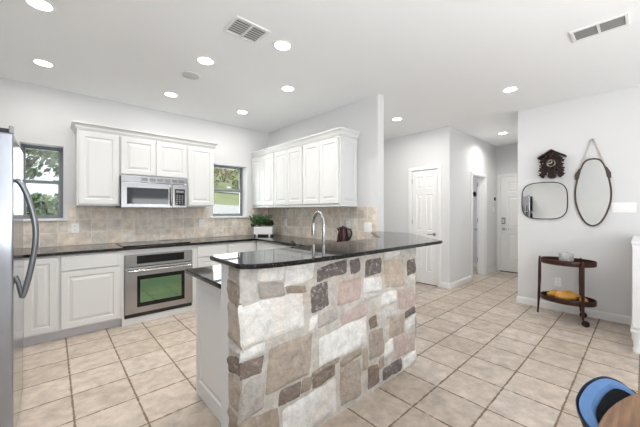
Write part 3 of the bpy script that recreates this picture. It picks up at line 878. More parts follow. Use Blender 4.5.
for k in range(3):
    W = ya[k] - yb[k]
    hw = (W - 0.03) / 2
    t = upper_cabinet((XU, ya[k], 0), -PI / 2, W, 0.318, 1.392, 2.245, [(0.012, hw), (W - 0.012 - hw, hw)], lab[k])
    b = BM(); box(b, 0.001, W - 0.001, -0.006, 0.014, 1.372, 1.3915, 0.003); obj('light_rail', b, M['cab'], t)
    if k == 2:
        ea = empty('end_panel', (W, 0.0, 0), PI / 2); ea.parent = t
        b = BM(); panel_leaf(b, 0.0, 1.374, 0.318, 0.871, 0.013, [(0.05, 0.06, 0.268, 0.81)], RAISED, yf=-0.014, e=0.002)
        obj('end_panel_board', b, M['cab'], ea)
b = BM(); crown(b, [(XU - 0.0005, 4.60), (XU - 0.0005, 2.5005), (XR - 0.012, 2.5005)][::1], 2.247, CPROF)
struct('trim_8', b, M['cab'])

# microwave
t = empty('microwave', (0.614, 4.25, 1.360), 0, 'stainless over the range microwave with black door window', 'microwave')
MW = 0.770
b = BM(); box(b, 0, MW, 0.022, 0.385, 0.0, 0.392); obj('body', b, M['black'], t)
b = BM(); box(b, 0, MW, 0.0, 0.021, 0.318, 0.392, 0.003); o = obj('vent_strip', b, M['mwsteel'], t)
b = BM()
for k in range(6):
    x = 0.215 + k * 0.088
    for r in range(3): box(b, x, x + 0.070, -0.0012, 0.0008, 0.336 + r * 0.014, 0.343 + r * 0.014)
obj('vent_slots', b, M['slot'], o, merge=False)
b = BM(); box(b, 0, 0.575, 0.0, 0.021, 0.0, 0.315, 0.004); o = obj('door', b, M['mwsteel'], t)
b = BM(); box(b, 0.060, 0.528, -0.002, 0.0005, 0.045, 0.248, 0.0008, 1); obj('door_window', b, M['mwglass'], o)['label'] = 'black door window'
b = BM()
tube(b, catmull([(0.556, -0.004, 0.03), (0.556, -0.03, 0.06), (0.556, -0.034, 0.15), (0.556, -0.03, 0.24), (0.556, -0.004, 0.27)], 5), 0.009, 10)
obj('door_handle', b, M['nickel'], o, smooth=True)
b = BM(); box(b, 0.5775, MW, 0.0, 0.021, 0.0, 0.315, 0.004); o = obj('control_panel', b, M['mwsteel'], t)
b = BM(); box(b, 0.606, 0.734, -0.002, 0.0005, 0.03, 0.252, 0.0008, 1); kp = obj('keypad', b, M['blackglass'], o)
b = BM()
for r in range(5):
    for c in range(3): box(b, 0.625 + c * 0.034, 0.645 + c * 0.034, -0.0028, -0.0017, 0.05 + r * 0.026, 0.062 + r * 0.026)
box(b, 0.622, 0.718, -0.0028, -0.0017, 0.205, 0.232)
obj('keypad_buttons', b, M['ventgrey'], kp, merge=False)

# ================================================================== STONE BAR
t = empty('stone_bar', (0.70, 1.325, 0), 0, 'stone faced bar wall of white, tan and dark limestone blocks', 'bar')
ox, oy = 0.70, 1.325
L_ = lambda x, y: (x - ox, y - oy)
b = BM(); prism(b, [L_(0.712, 1.492), L_(2.255, 1.492), L_(2.955, 2.188), L_(2.835, 2.188), L_(2.268, 1.623), L_(0.712, 1.623)], 0, 1.045)
obj('core_wall', b, M['wall'], t)['label'] = 'white painted wall end'
def stones(bm, lst, U, Nn, O, lay, mortar=False):
    """blocks (u0,u1,z0,z1,colour,mottling) on the plane through O with direction U and outward normal Nn"""
    for (u0, u1, z0, z1, col, mo) in lst:
        u0 -= 0.006; u1 += 0.006; z0 -= 0.005; z1 += 0.005
        w, h = u1 - u0, z1 - z0
        nx, nz = max(4, int(w / 0.016)), max(4, int(h / 0.016))
        cu, cz = (u0 + u1) / 2, (z0 + z1) / 2
        pr = random.uniform(0.012, 0.020)
        sk = [random.uniform(-0.013, 0.013) for _ in range(4)]
        var = random.uniform(0.93, 1.07)
        grid = []
        for j in range(nz + 1):
            row = []
            for i in range(nx + 1):
                a, c = 2 * i / nx - 1, 2 * j / nz - 1
                x = a * math.sqrt(max(0, 1 - 0.05 * c ** 6)); z = c * math.sqrt(max(0, 1 - 0.06 * a ** 6))
                uu = cu + x * w / 2 + sk[0] * z; zz = cz + z * h / 2 + sk[1] * x
                q = Vector((uu * 9, zz * 9, u0 * 13))
                e = max(abs(a), abs(c))
                uu += 0.011 * mnoise.noise(q); zz += 0.011 * mnoise.noise(q + Vector((5, 3, 1)))
                d = pr * (1 - e ** 9) + (0.009 * mnoise.noise(q * 2.4) + 0.006 * mnoise.noise(q * 6)) * (1 - e ** 8) - 0.004 * e ** 8
                zz = max(0.002, min(1.043, zz))
                row.append(bm.verts.new(O + U * uu + Vector((0, 0, zz)) + Nn * d))
            grid.append(row)
        for j in range(nz):
            for i in range(nx):
                f = bm.faces.new((grid[j][i], grid[j][i + 1], grid[j + 1][i + 1], grid[j + 1][i]))
                for l in f.loops: l[lay] = (col[0] * var, col[1] * var, col[2] * var, mo)
W_ = (0.88, 0.865, 0.83); LG = (0.64, 0.615, 0.58); GR = (0.49, 0.455, 0.415); TN = (0.46, 0.39, 0.325); TD = (0.38, 0.31, 0.245)
DK = (0.175, 0.148, 0.140); PK = (0.58, 0.47, 0.43); BR = (0.235, 0.185, 0.15); RT = (0.54, 0.46, 0.375)
MO = (0.62, 0.585, 0.53)
ST = [(0.69, 0.775, 0.855, 1.042, LG, .3), (0.785, 0.95, 0.945, 1.042, W_, .2), (0.785, 0.95, 0.855, 0.94, GR, .3), (0.96, 1.17, 0.905, 1.042, W_, .2),
      (0.96, 1.10, 0.855, 0.898, TD, .5), (0.69, 1.09, 0.64, 0.85, W_, .3), (0.69, 0.82, 0.575, 0.63, W_, .2), (0.69, 0.815, 0.48, 0.568, BR, .55),
      (0.69, 0.825, 0.28, 0.47, GR, .3), (0.84, 1.145, 0.345, 0.595, TN, .25), (0.915, 1.06, 0.25, 0.335, BR, .35), (0.925, 1.36, 0.02, 0.235, W_, .25),
      (0.69, 0.915, 0.02, 0.27, TD, .45), (1.07, 1.145, 0.25, 0.335, TD, .4), (1.15, 1.345, 0.255, 0.325, BR, .4), (1.39, 1.605, 0.03, 0.29, TN, .35), (1.205, 1.67, 0.365, 0.555, W_, .25),
      (1.19, 1.46, 0.895, 0.985, DK, .95), (1.485, 1.595, 0.89, 0.99, DK, .6), (1.645, 1.83, 0.845, 0.965, DK, .95), (1.14, 1.285, 0.71, 0.875, DK, .95),
      (1.37, 1.605, 0.70, 0.86, PK, .3), (1.63, 1.845, 0.725, 0.83, W_, .2), (1.31, 1.36, 0.71, 0.87, LG, .2), (1.88, 2.10, 0.95, 1.035, W_, .2), (2.12, 2.32, 0.93, 1.035, LG, .2),
      (1.87, 2.16, 0.705, 0.935, RT, .5), (2.20, 2.325, 0.775, 0.905, DK, .6), (1.83, 2.045, 0.595, 0.69, W_, .2), (2.06, 2.32, 0.505, 0.68, PK, .3),
      (1.13, 1.185, 0.605, 0.69, W_, .2), (1.20, 1.375, 0.605, 0.69, GR, .4), (1.40, 1.68, 0.57, 0.66, PK, .4), (2.165, 2.325, 0.43, 0.485, DK, .4),
      (2.175, 2.325, 0.325, 0.42, W_, .2), (1.94, 2.155, 0.315, 0.475, TN, .2), (2.01, 2.325, 0.125, 0.295, PK, .35), (1.885, 1.995, 0.20, 0.31, W_, .2),
      (2.145, 2.325, 0.01, 0.11, W_, .2), (1.86, 2.11, 0.03, 0.12, DK, .45), (1.69, 1.87, 0.23, 0.44, TN, .4), (1.695, 1.785, 0.455, 0.545, BR, .4),
      (1.80, 2.04, 0.485, 0.575, LG, .4), (1.62, 1.675, 0.18, 0.34, TN, .3), (1.68, 1.80, 0.03, 0.19, BR, .5), (2.19, 2.325, 0.70, 0.76, LG, .2), (1.81, 1.87, 0.13, 0.21, TD, .4),
      (1.63, 1.82, 0.68, 0.72, LG, .2), (1.47, 1.64, 0.995, 1.042, LG, .2), (1.66, 1.86, 0.975, 1.042, LG, .2), (1.19, 1.45, 0.995, 1.042, LG, .2), (1.39, 1.61, 0.30, 0.355, TD, .4), (1.15, 1.38, 0.335, 0.36, TD, .4)]
b = BM(); lay = b.loops.layers.float_color.new('stone_tint')
stones(b, ST, Vector((1, 0, 0)), Vector((0, -1, 0)), Vector((-ox, 0.015, 0)), lay)
# end face (towards the kitchen aisle) and the angled run behind the bar end
random.seed(11)
EN = []; z = 0.0
for h, c, mo in ((0.16, TN, .5), (0.12, TD, .6), (0.19, TN, .5), (0.10, BR, .6), (0.06, LG, .2), (0.20, RT, .4), (0.12, TD, .7), (0.085, GR, .4)):
    EN.append((0.008, 0.150, z + 0.006, z + h - 0.006, c, mo)); z += h
stones(b, EN, Vector((0, 1, 0)), Vector((-1, 0, 0)), Vector((0.690 - ox + 0.010, 0.015, 0)), lay)
U45 = Vector((1, 1, 0)).normalized(); N45 = Vector((1, -1, 0)).normalized()
AN = []; z = 0.01
pal = [W_, TN, PK, LG, DK, GR, RT, W_]
while z < 0.98:
    h = random.uniform(0.12, 0.2); h = min(h, 1.03 - z); u = 0.01
    while u < 0.80:
        w = min(random.uniform(0.15, 0.32), 0.84 - u); AN.append((u, u + w - 0.014, z, z + h - 0.014, random.choice(pal), .3)); u += w
    z += h
stones(b, AN, U45, N45, Vector((2.335 - ox, 1.340 - oy, 0)), lay)
for f in b.faces: f.smooth = True
mb = BM(); ml = mb.loops.layers.float_color.new('stone_tint')
prism(mb, [L_(0.696, 1.338), L_(2.33, 1.338), L_(2.93, 1.938), L_(2.955, 2.185), L_(2.26, 1.4915), L_(0.696, 1.4915)], 0, 1.0445)
for f in mb.faces:
    for l in f.loops: l[ml] = (*MO, 0.25)
tmp = bpy.data.meshes.new('mortar'); mb.to_mesh(tmp); mb.free(); b.from_mesh(tmp); bpy.data.meshes.remove(tmp)
obj('stone_facing', b, M['stone'], t, merge=False)['label'] = 'random limestone blocks in pale mortar'
# bar top
bar = [(0.640, 1.300), (0.648, 1.262), (0.690, 1.226), (0.770, 1.202), (0.90, 1.180), (1.05, 1.168), (1.40, 1.154), (2.00, 1.144), (2.40, 1.138), (2.432, 1.143), (2.450, 1.162), (2.446, 1.20), (2.958, 1.742), (2.960, 2.185), (2.80, 2.185), (2.262, 1.640), (0.668, 1.640), (0.650, 1.630), (0.643, 1.61)]
b = BM(); prism(b, bar, 1.0455, 1.070, 0.009, 4)
tag(obj('bar_countertop', b, M['granite']), 'polished black granite bar top on the stone wall', 'countertop')

# faucet, soap pump, kettle, planter -------------------------------------------
t = empty('kitchen_faucet', (1.615, 1.735, 0.9005), 0, 'tall brushed nickel gooseneck faucet behind the bar', 'faucet')
dv = Vector((0.057, 0.2, 0)).normalized()
b = BM(); lathe(b, [(0.028, 0), (0.028, 0.006), (0.020, 0.012), (0.018, 0.06), (0.015, 0.075)], (0, 0, 0), 20); obj('base', b, M['nickel'], t, smooth=True)
R_ = 0.098
pts = [(0, 0, 0.07), (0, 0, 0.2), (0, 0, 0.31)]
for k in range(1, 13):
    a = PI * k / 12
    p = dv * (R_ * (1 - math.cos(a))); pts.append((p.x, p.y, 0.31 + R_ * math.sin(a)))
b = BM(); tube(b, pts, 0.0125, 14); obj('spout', b, M['nickel'], t, smooth=True)
p = dv * (2 * R_)
b = BM(); tube(b, [(p.x, p.y, 0.312), (p.x, p.y, 0.29), (p.x, p.y, 0.24), (p.x, p.y, 0.205)], [0.014, 0.0165, 0.018, 0.016], 14); obj('spray_head', b, M['nickel'], t, smooth=True)
b = BM(); tube(b, [(0.012, 0, 0.05), (0.045, -0.004, 0.055), (0.06, -0.004, 0.10)], [0.008, 0.007, 0.006], 10); obj('lever', b, M['nickel'], t, smooth=True)

t = empty('soap_pump', (1.345, 1.735, 0.9005), 0, 'small chrome soap pump with black tip left of the faucet', 'soap dispenser')
b = BM(); lathe(b, [(0.02, 0), (0.02, 0.006), (0.012, 0.012), (0.010, 0.14), (0.014, 0.145), (0.014, 0.16), (0.0, 0.162)], (0, 0, 0), 16); obj('stem', b, M['nickel'], t, smooth=True)
b = BM(); tube(b, [(0, 0, 0.16), (-0.02, 0.02, 0.185), (-0.03, 0.03, 0.195)], [0.007, 0.008, 0.009], 10); obj('pump_tip', b, M['black'], t, smooth=True)

t = empty('kettle', (2.835, 2.672, 0.9005), 0, 'dark red kettle with black lid on the counter behind the bar', 'kettle')
b = BM(); lathe(b, [(0.078, 0.0), (0.082, 0.008), (0.080, 0.03), (0.072, 0.09), (0.060, 0.15), (0.054, 0.185), (0.052, 0.19)], (0, 0, 0), 32); obj('body', b, M['kettle'], t, smooth=True)
b = BM(); lathe(b, [(0.055, 0.190), (0.056, 0.20), (0.045, 0.208), (0.012, 0.212), (0.012, 0.222), (0.0, 0.224)], (0, 0, 0), 24); obj('lid', b, M['black'], t, smooth=True)
hv = Vector((0.74, -0.672, 0))
b = BM(); tube(b, catmull([hv * 0.055 + Vector((0, 0, 0.18)), hv * 0.10 + Vector((0, 0, 0.17)), hv * 0.112 + Vector((0, 0, 0.11)), hv * 0.085 + Vector((0, 0, 0.05)), hv * 0.075 + Vector((0, 0, 0.035))], 5), 0.009, 10); obj('handle', b, M['black'], t, smooth=True)
b = BM(); tube(b, [hv * -0.05 + Vector((0, 0, 0.16)), hv * -0.075 + Vector((0, 0, 0.19))], [0.016, 0.010], 10); obj('spout', b, M['kettle'], t, smooth=True)

t = empty('planter', (2.615, 4.275, 0.9005), math.atan2(-0.69, 0.72), 'white rectangular planter with leafy green herbs in the counter corner', 'planter')
b = BM()
box(b, -0.155, 0.155, -0.065, 0.065, 0.028, 0.155, 0.006)
obj('pot', b, M['planter'], t)
b = BM(); box(b, -0.150, 0.150, -0.060, 0.060, 0.004, 0.0275); o = obj('tray', b, M['black'], t)
for sx in (-0.12, 0.09):
    b = BM(); box(b, sx, sx + 0.03, -0.066, 0.066, 0.0, 0.0275, 0.003); obj('foot', b, M['planter'], t)
b = BM(); box(b, -0.146, 0.146, -0.056, 0.056, 0.150, 0.158); obj('soil', b, M['soil'], t)
def herb(bm, cx, cy, n, hmin, hmax, spread, ls):
    for _ in range(n):
        a = random.uniform(0, 2 * PI); r = random.uniform(0.2, 1) * spread
        h = random.uniform(hmin, hmax)
        p0 = Vector((cx + random.uniform(-0.02, 0.02), cy + random.uniform(-0.03, 0.03), 0.155))
        p1 = p0 + Vector((math.cos(a) * r, math.sin(a) * r * 0.7, h))
        pm = (p0 + p1) / 2 + Vector((0, 0, h * 0.15))
        for k in range(3, 8):
            tt = k / 7
            q = p0.lerp(pm, tt).lerp(pm.lerp(p1, tt), tt)
            for s in (-1, 1):
                d = Vector((random.gauss(0, 1), random.gauss(0, 1), random.uniform(-0.2, 0.9))).normalized()
                w = d.orthogonal().normalized() * ls * 0.35
                f = bm.faces.new([bm.verts.new(q), bm.verts.new(q + d * ls * 0.5 + w), bm.verts.new(q + d * ls), bm.verts.new(q + d * ls * 0.5 - w)])
b = BM()
for cx in (-0.13, -0.08, -0.03, 0.02): herb(b, cx, 0, 26, 0.06, 0.19, 0.11, 0.034)
herb(b, -0.13, 0, 26, 0.0, 0.20, 0.16, 0.034)
obj('green_foliage', b, M['leaf'], t, merge=False)['label'] = 'bright green leaves'
b = BM(); herb(b, 0.11, 0, 44, 0.03, 0.10, 0.07, 0.03); herb(b, 0.05, 0, 26, 0.03, 0.08, 0.09, 0.03)
obj('dark_foliage', b, M['darkleaf'], t, merge=False)['label'] = 'dark leaves'

# outlets and switches -----------------------------------------------------------
def outlet(loc, rz, label, cat='outlet', w=0.072, h=0.116, n=0, group=None):
    t = empty('outlet' if cat == 'outlet' else 'light_switch', loc, rz, label, cat)
    b = BM(); box(b, -w / 2, w / 2, -0.006, 0, -h / 2, h / 2, 0.003); obj('cover_plate', b, M['plate'], t)
    if n == 0:
        for s in (-1, 1):
            b = BM(); box(b, -0.017, 0.017, -0.0085, -0.006, s * 0.026 - 0.016, s * 0.026 + 0.016, 0.002); o = obj('socket', b, M['plate'], t)
            b = BM(); box(b, -0.009, -0.006, -0.0092, -0.0083, s * 0.026 - 0.004, s * 0.026 + 0.008); box(b, 0.006, 0.009, -0.0092, -0.0083, s * 0.026 - 0.004, s * 0.026 + 0.008)
            obj('slots', b, M['slot'], o)
    for k in range(n):
        cx = (k - (n - 1) / 2) * 0.046
        b = BM(); box(b, cx - 0.017, cx + 0.017, -0.0095, -0.006, -0.034, 0.034, 0.002); obj('rocker', b, M['plate'], t)
    return t
outlet((0.204, YB - 0.0095, 1.108), 0, 'white wall outlet on the tiles left of the cooktop')
outlet((1.720, YB - 0.0095, 1.125), 0, 'white wall outlet on the tiles below the right upper cabinet')
outlet((XR - 0.0095, 2.665, 1.12), -PI / 2, 'white wall outlet partly hidden behind the red kettle')
outlet((XR - 0.0095, 4.085, 1.12), -PI / 2, 'white wall outlet on the tiles right of the planter')
outlet((XR - 0.0095, 2.330, 1.11), -PI / 2, 'white double light switch on the tiles near the wall end', 'switch', 0.117, 0.117, 2)
outlet((XM - 0.0005, 0.163, 1.357), -PI / 2, 'white four gang light switch right of the oval mirror', 'switch', 0.205, 0.120, 4)
outlet((XM - 0.0005, 0.771, 0.375), -PI / 2, 'white wall outlet behind the bar cart')
outlet((7.09, HY - 0.0005, 1.35), 0, 'white light switch on the hall wall below the thermostat', 'switch', 0.072, 0.116, 1)
t = empty('thermostat', (7.13, HY - 0.0005, 1.575), 0, 'round white thermostat with dark face on the hall wall', 'thermostat')
b = BM(); lathe(b, [(0.075, 0), (0.075, 0.008), (0.05, 0.012)], (0, 0, 0), 24, axis='y'); obj('back_plate', b, M['plate'], t, smooth=True)
b = BM(); lathe(b, [(0.042, 0.0125), (0.042, 0.026), (0.038, 0.03), (0.0, 0.03)], (0, 0, 0.0), 24, axis='y'); obj('dial', b, M['black'], t, smooth=True)

# ================================================================== REFRIGERATOR
t = empty('refrigerator', (-0.150, 2.20, 0), 0, 'stainless steel refrigerator at the left edge with curved grey handle', 'refrigerator')
b = BM(); box(b, -0.71, -0.064, 0.004, 0.706, 0.02, 1.735, 0.004); obj('body', b, M['black'], t)['label'] = 'black cabinet sides'
b = BM(); box(b, -0.06, -0.012, 0.01, 0.70, 0.0, 0.068, 0.004); obj('toe_grille', b, M['black'], t)
for y0, y1, yh in ((0.0, 0.710, 0.085),):
    b = BM(); box(b, -0.062, 0, y0, y1, 0.075, 1.722, 0.009, 3); dr = obj('door', b, M['fsteel'], t)
    b = BM()
    path = catmull([(0.004, yh, 1.490), (0.026, yh, 1.462), (0.054, yh, 1.38), (0.078, yh, 1.25), (0.080, yh, 1.14), (0.062, yh, 1.00), (0.038, yh, 0.88), (0.026, yh, 0.845)], 5)
    tube(b, path, [0.010] * 2 + [0.0135] * (len(path) - 4) + [0.012] * 2, 12)
    tube(b, [(0.0, yh, 0.965), (0.014, yh, 0.925), (0.026, yh, 0.850)], [0.013, 0.011, 0.010], 10)
    hn = obj('door_handle', b, M['handle_steel'], dr, smooth=True, merge=False); hn['label'] = 'curved grey bar handle'
b = BM(); box(b, -0.12, -0.012, 0.01, 0.075, 1.7225, 1.745, 0.006); obj('hinge_cover', b, M['black'], t)
b = BM(); box(b, -0.017, 0.0, 0.004, 0.05, 1.7225, 1.760, 0.004); obj('hinge_block', b, M['handle_steel'], t)

# ================================================================== CEILING FIXTURES
def downlight(x, y, label, w=1.0, spread=180):
    t = empty('recessed_light', (x, y, CZ - 0.0005), 0, label, 'ceiling light')
    b = BM(); lathe(b, [(0.066, -0.003), (0.080, -0.005), (0.088, -0.003), (0.088, 0.0), (0.066, 0.0), (0.066, -0.003)], (0, 0, 0), 32); obj('trim_ring', b, M['plate'], t, smooth=True)
    b = BM(); lathe(b, [(0.0655, -0.001), (0.0655, -0.004), (0.05, -0.005), (0.0, -0.005)], (0, 0, 0), 32); obj('lens', b, M['lens'], t, smooth=True)
    d = bpy.data.lights.new('downlight_lamp', 'AREA'); d.shape = 'DISK'; d.size = 0.14; d.energy = DOWNLIGHT_W * w; d.spread = math.radians(spread); d.color = (1.0, 0.975, 0.94)
    o = bpy.data.objects.new('downlight_lamp', d); C.objects.link(o); o.parent = t; o.location = (0, 0, -0.012)
downlight(-0.065, 2.812, 'recessed ceiling light at the top left corner above the refrigerator', 0.75, 140)
downlight(-0.065, 3.915, 'recessed ceiling light above the left window', 0.5)
downlight(1.080, 2.812, 'recessed ceiling light near the round ceiling speaker, nearer the camera', 0.85, 140)
downlight(1.080, 3.914, 'recessed ceiling light above the microwave cabinets', 0.45)
downlight(1.475, 2.107, 'recessed ceiling light just right of the square ceiling vent', 0.65, 140)
downlight(2.040, 3.916, 'recessed ceiling light nearest the kitchen corner above the right window', 0.65)
downlight(2.041, 2.806, 'recessed ceiling light above the sink in front of the side wall cabinets', 0.5, 140)
downlight(3.997, 1.067, 'recessed ceiling light above the hall opening near the clock wall', 0.25)
downlight(3.979, 2.595, 'recessed ceiling light in front of the pantry door', 1.5)
downlight(6.140, 1.751, 'recessed ceiling light inside the hall', 0.85, 150)
t = empty('ceiling_speaker', (1.085, 3.225, CZ - 0.0005), 0, 'round grey ceiling speaker grille in the kitchen ceiling', 'speaker')
b = BM(); lathe(b, [(0.085, 0), (0.085, -0.005), (0.078, -0.007), (0.0, -0.007)], (0, 0, 0), 32); obj('grille', b, M['speaker'], t, smooth=True)
b = BM(); lathe(b, [(0.0855, 0), (0.094, 0), (0.094, -0.005), (0.0855, -0.006), (0.0855, 0)], (0, 0, 0), 32); obj('rim', b, M['plate'], t, smooth=True)
def vent(loc, rz, Lx, Ly, label, n, sm='vent'):
    """slats run along local x; a bar divides them at the middle"""
    t = empty('ceiling_vent', loc, rz, label, 'vent')
    b = BM(); f = 0.022
    box(b, -Lx / 2, Lx / 2, -Ly / 2, -Ly / 2 + f, -0.012, 0, 0.003, 1); box(b, -Lx / 2, Lx / 2, Ly / 2 - f, Ly / 2, -0.012, 0, 0.003, 1)
    box(b, -Lx / 2, -Lx / 2 + f, -Ly / 2 + f, Ly / 2 - f, -0.012, 0, 0.003, 1); box(b, Lx / 2 - f, Lx / 2, -Ly / 2 + f, Ly / 2 - f, -0.012, 0, 0.003, 1)
    box(b, -0.008, 0.008, -Ly / 2 + f, Ly / 2 - f, -0.012, 0)
    obj('frame', b, M['vent'], t, merge=False)
    b = BM(); box(b, -Lx / 2 + f, Lx / 2 - f, -Ly / 2 + f, Ly / 2 - f, -0.001, 0); obj('duct_opening', b, M['slot'] if sm != 'vent' else M['ductgrey'], t)
    b = BM()
    st = (Ly - 2 * f) / n
    for k in range(n):
        y = -Ly / 2 + f + (k + 0.5) * st
        for x0, x1 in ((-Lx / 2 + f, -0.008), (0.008, Lx / 2 - f)):
            quad_pts = [(y - st * 0.36, -0.010), (y + st * 0.30, -0.004), (y + st * 0.30, -0.0025), (y - st * 0.36, -0.0085)]
            a = [b.verts.new((x0, p[0], p[1])) for p in quad_pts]; c = [b.verts.new((x1, p[0], p[1])) for p in quad_pts]
            for i in range(4): b.faces.new((a[i], a[(i + 1) % 4], c[(i + 1) % 4], c[i]))
            b.faces.new(a[::-1]); b.faces.new(c)
    obj('slats', b, M[sm], t, merge=False)
vent((1.14, 2.12, CZ - 0.0005), 0, 0.29, 0.24, 'square white ceiling vent over the kitchen', 7)
vent((3.16, 0.24, CZ - 0.0005), PI / 2, 0.33, 0.20, 'white ceiling vent with dark slats at the top right over the dining area', 6, 'ventgrey')

# ================================================================== DINING WALL
# cuckoo clock (local x to the right in the photo, -y towards the room)
t = empty('cuckoo_clock', (XM - 0.0005, 0.826, 1.745), -PI / 2, 'dark carved wooden cuckoo clock with leaf carvings above the square mirror', 'clock')
b = BM(); box(b, -0.084, 0.084, -0.085, 0, 0.098, 0.285, 0.004); prism_y(b, [(-0.088, 0.285), (0.088, 0.285), (0.0, 0.355)], -0.085, 0)
obj('case', b, M['clockwood'], t)
b = BM()
for s in (-1, 1):
    pts = [(0, 0.385), (s * 0.148, 0.290), (s * 0.145, 0.270), (0, 0.360)]
    if s < 0: pts = pts[::-1]
    prism_y(b, pts, -0.115, 0.0)
obj('roof', b, M['clockwood'], t, merge=False)
def leafp(cx, cz, r, rot, lobes=5):
    out = []
    n = lobes * 4
    for k in range(n):
        a = 2 * PI * k / n + rot
        rr_ = r * (1.0 if k % 4 == 0 else (0.46 if k % 4 == 2 else 0.78))
        out.append((cx + rr_ * math.cos(a), cz + rr_ * math.sin(a)))
    return out
b = BM()
random.seed(5)
for s in (-1, 1):
    for cx, cz, r, y in ((0.090, 0.258, 0.028, 0.092), (0.108, 0.228, 0.026, 0.094), (0.096, 0.178, 0.034, 0.096), (0.100, 0.118, 0.042, 0.098), (0.082, 0.070, 0.038, 0.094), (0.108, 0.055, 0.032, 0.097), (0.092, 0.028, 0.022, 0.095), (0.055, 0.300, 0.026, 0.10), (0.02, 0.325, 0.022, 0.099), (0.052, 0.135, 0.026, 0.09), (0.03, 0.115, 0.020, 0.092)):
        prism_y(b, leafp(s * cx, cz, r, random.uniform(0, 1)), -y - 0.012, -0.05)
prism_y(b, leafp(0, 0.30, 0.026, 0.3), -0.118, -0.07)
obj('leaf_carvings', b, M['clockwood'], t, merge=False)
b = BM(); prism_y(b, [(-0.036, 0.100), (-0.041, 0.045), (-0.036, 0.018), (-0.018, 0.004), (0.018, 0.004), (0.036, 0.018), (0.041, 0.045), (0.036, 0.100)], -0.10, -0.02, 0.004)
o = obj('lower_panel', b, M['clockwood'], t)
b = BM(); lathe(b, [(0.055, 0.085), (0.055, 0.096), (0.050, 0.099), (0.0, 0.099)], (0, 0, 0.200), 32, axis='y'); dl_ = obj('dial', b, M['clockwood'], t, smooth=True)
b = BM()
NUM = ['XII', 'I', 'II', 'III', 'IIII', 'V', 'VI', 'VII', 'VIII', 'IX', 'X', 'XI']
for k, s in enumerate(NUM):
    a = PI / 2 - k * PI / 6
    mtx = Matrix.Translation((0.040 * math.cos(a), -0.1005, 0.200 + 0.040 * math.sin(a))) @ Matrix.Rotation(-(a - PI / 2), 4, 'Y') @ Matrix.Rotation(PI / 2, 4, 'X')
    text_bm(b, s, 0.019, mtx, 0.0006)
obj('numerals', b, M['cream'], dl_, merge=False)['label'] = 'ivory roman numerals'
b = BM()
for a, l in ((math.radians(60), 0.024), (math.radians(175), 0.034)):
    dx, dz = math.cos(a), math.sin(a)
    prism_y(b, [(-dz * 0.003, 0.200 + dx * 0.003), (dx * l * 0.6 - dz * 0.005, 0.200 + dz * l * 0.6 + dx * 0.005), (dx * l, 0.200 + dz * l), (dx * l * 0.6 + dz * 0.005, 0.200 + dz * l * 0.6 - dx * 0.005), (dz * 0.003, 0.200 - dx * 0.003)], -0.103, -0.1012)
obj('hands', b, M['cream'], dl_, merge=False)['label'] = 'ivory clock hands'
b = BM(); box(b, -0.02, 0.02, -0.103, -0.08, 0.268, 0.298, 0.002); obj('cuckoo_door', b, M['walnut'], t)

def framed_mirror(t, outline, fw, depth, fm):
    """outline: closed list of (x, z)"""
    n = len(outline)
    cx = sum(p[0] for p in outline) / n; cz = sum(p[1] for p in outline) / n
    nr = []
    for i in range(n):
        a, c = Vector(outline[i - 1]), Vector(outline[(i + 1) % n])
        d = (c - a).normalized(); q = Vector((d.y, -d.x))
        if q.dot(Vector(outline[i]) - Vector((cx, cz))) < 0: q = -q
        nr.append(q)
    b = BM(); rings = []
    prof = [(0, 0), (0, -depth + 0.003), (-0.003, -depth), (-fw + 0.003, -depth), (-fw, -depth + 0.003), (-fw, 0)]
    for i in range(n):
        rings.append([b.verts.new((outline[i][0] + nr[i].x * o, y, outline[i][1] + nr[i].y * o)) for o, y in prof])
    for i in range(n):
        for k in range(len(prof)):
            l = (k + 1) % len(prof)
            b.faces.new((rings[i][k], rings[i][l], rings[(i + 1) % n][l], rings[(i + 1) % n][k]))
    obj('mirror_frame', b, fm, t, smooth=True)
    b = BM(); fr = [b.verts.new((outline[i][0] - nr[i].x * (fw - 0.001), -depth * 0.55, outline[i][1] - nr[i].y * (fw - 0.001))) for i in range(n)]
    bk = [b.verts.new((v.co.x, -0.001, v.co.z)) for v in fr]
    b.faces.new(fr); b.faces.new(bk[::-1])
    for i in range(n): b.faces.new((fr[(i + 1) % n], fr[i], bk[i], bk[(i + 1) % n]))
    obj('mirror_glass', b, M['mirror'], t)
t = empty('wall_mirror', (XM - 0.0005, 0.921, 1.4555), -PI / 2, 'rounded square mirror with thin black frame under the clock', 'mirror')
ol = []
for k in range(64):
    a = 2 * PI * k / 64; ca, sa = math.cos(a), math.sin(a)
    e = 2 / 3.4
    ol.append((0.255 * math.copysign(abs(ca) ** e, ca), 0.253 * math.copysign(abs(sa) ** e, sa)))
framed_mirror(t, ol, 0.011, 0.022, M['blackframe'])
t = empty('wall_mirror', (XM - 0.0005, 0.4315, 1.125), -PI / 2, 'tall pointed oval mirror hanging from a pale strap', 'mirror')
hw = [(1.0, 0.0), (0.992, 0.24), (0.97, 0.42), (0.93, 0.56), (0.87, 0.68), (0.78, 0.80), (0.66, 0.92), (0.55, 0.99), (0.46, 1.0), (0.36, 0.97), (0.26, 0.87), (0.17, 0.73), (0.10, 0.58), (0.05, 0.43), (0.015, 0.23), (0.0, 0.0)]
pts = [(0.1715 * w, 0.845 * z) for z, w in hw] + [(-0.1715 * w, 0.845 * z) for z, w in hw[::-1][1:-1]]
framed_mirror(t, [tuple(p) for p in catmull(pts, 3, True)], 0.018, 0.026, M['leather'])
b = BM()
for s in (-1, 1): prism_y(b, [(s * 0.128, 0.60), (s * 0.165, 0.585), (s * 0.163, 0.655), (s * 0.130, 0.72), (s * 0.110, 0.735), (s * 0.112, 0.69)][::(1 if s > 0 else -1)], -0.032, -0.004)
obj('leather_tab', b, M['leather'], t)
b = BM()
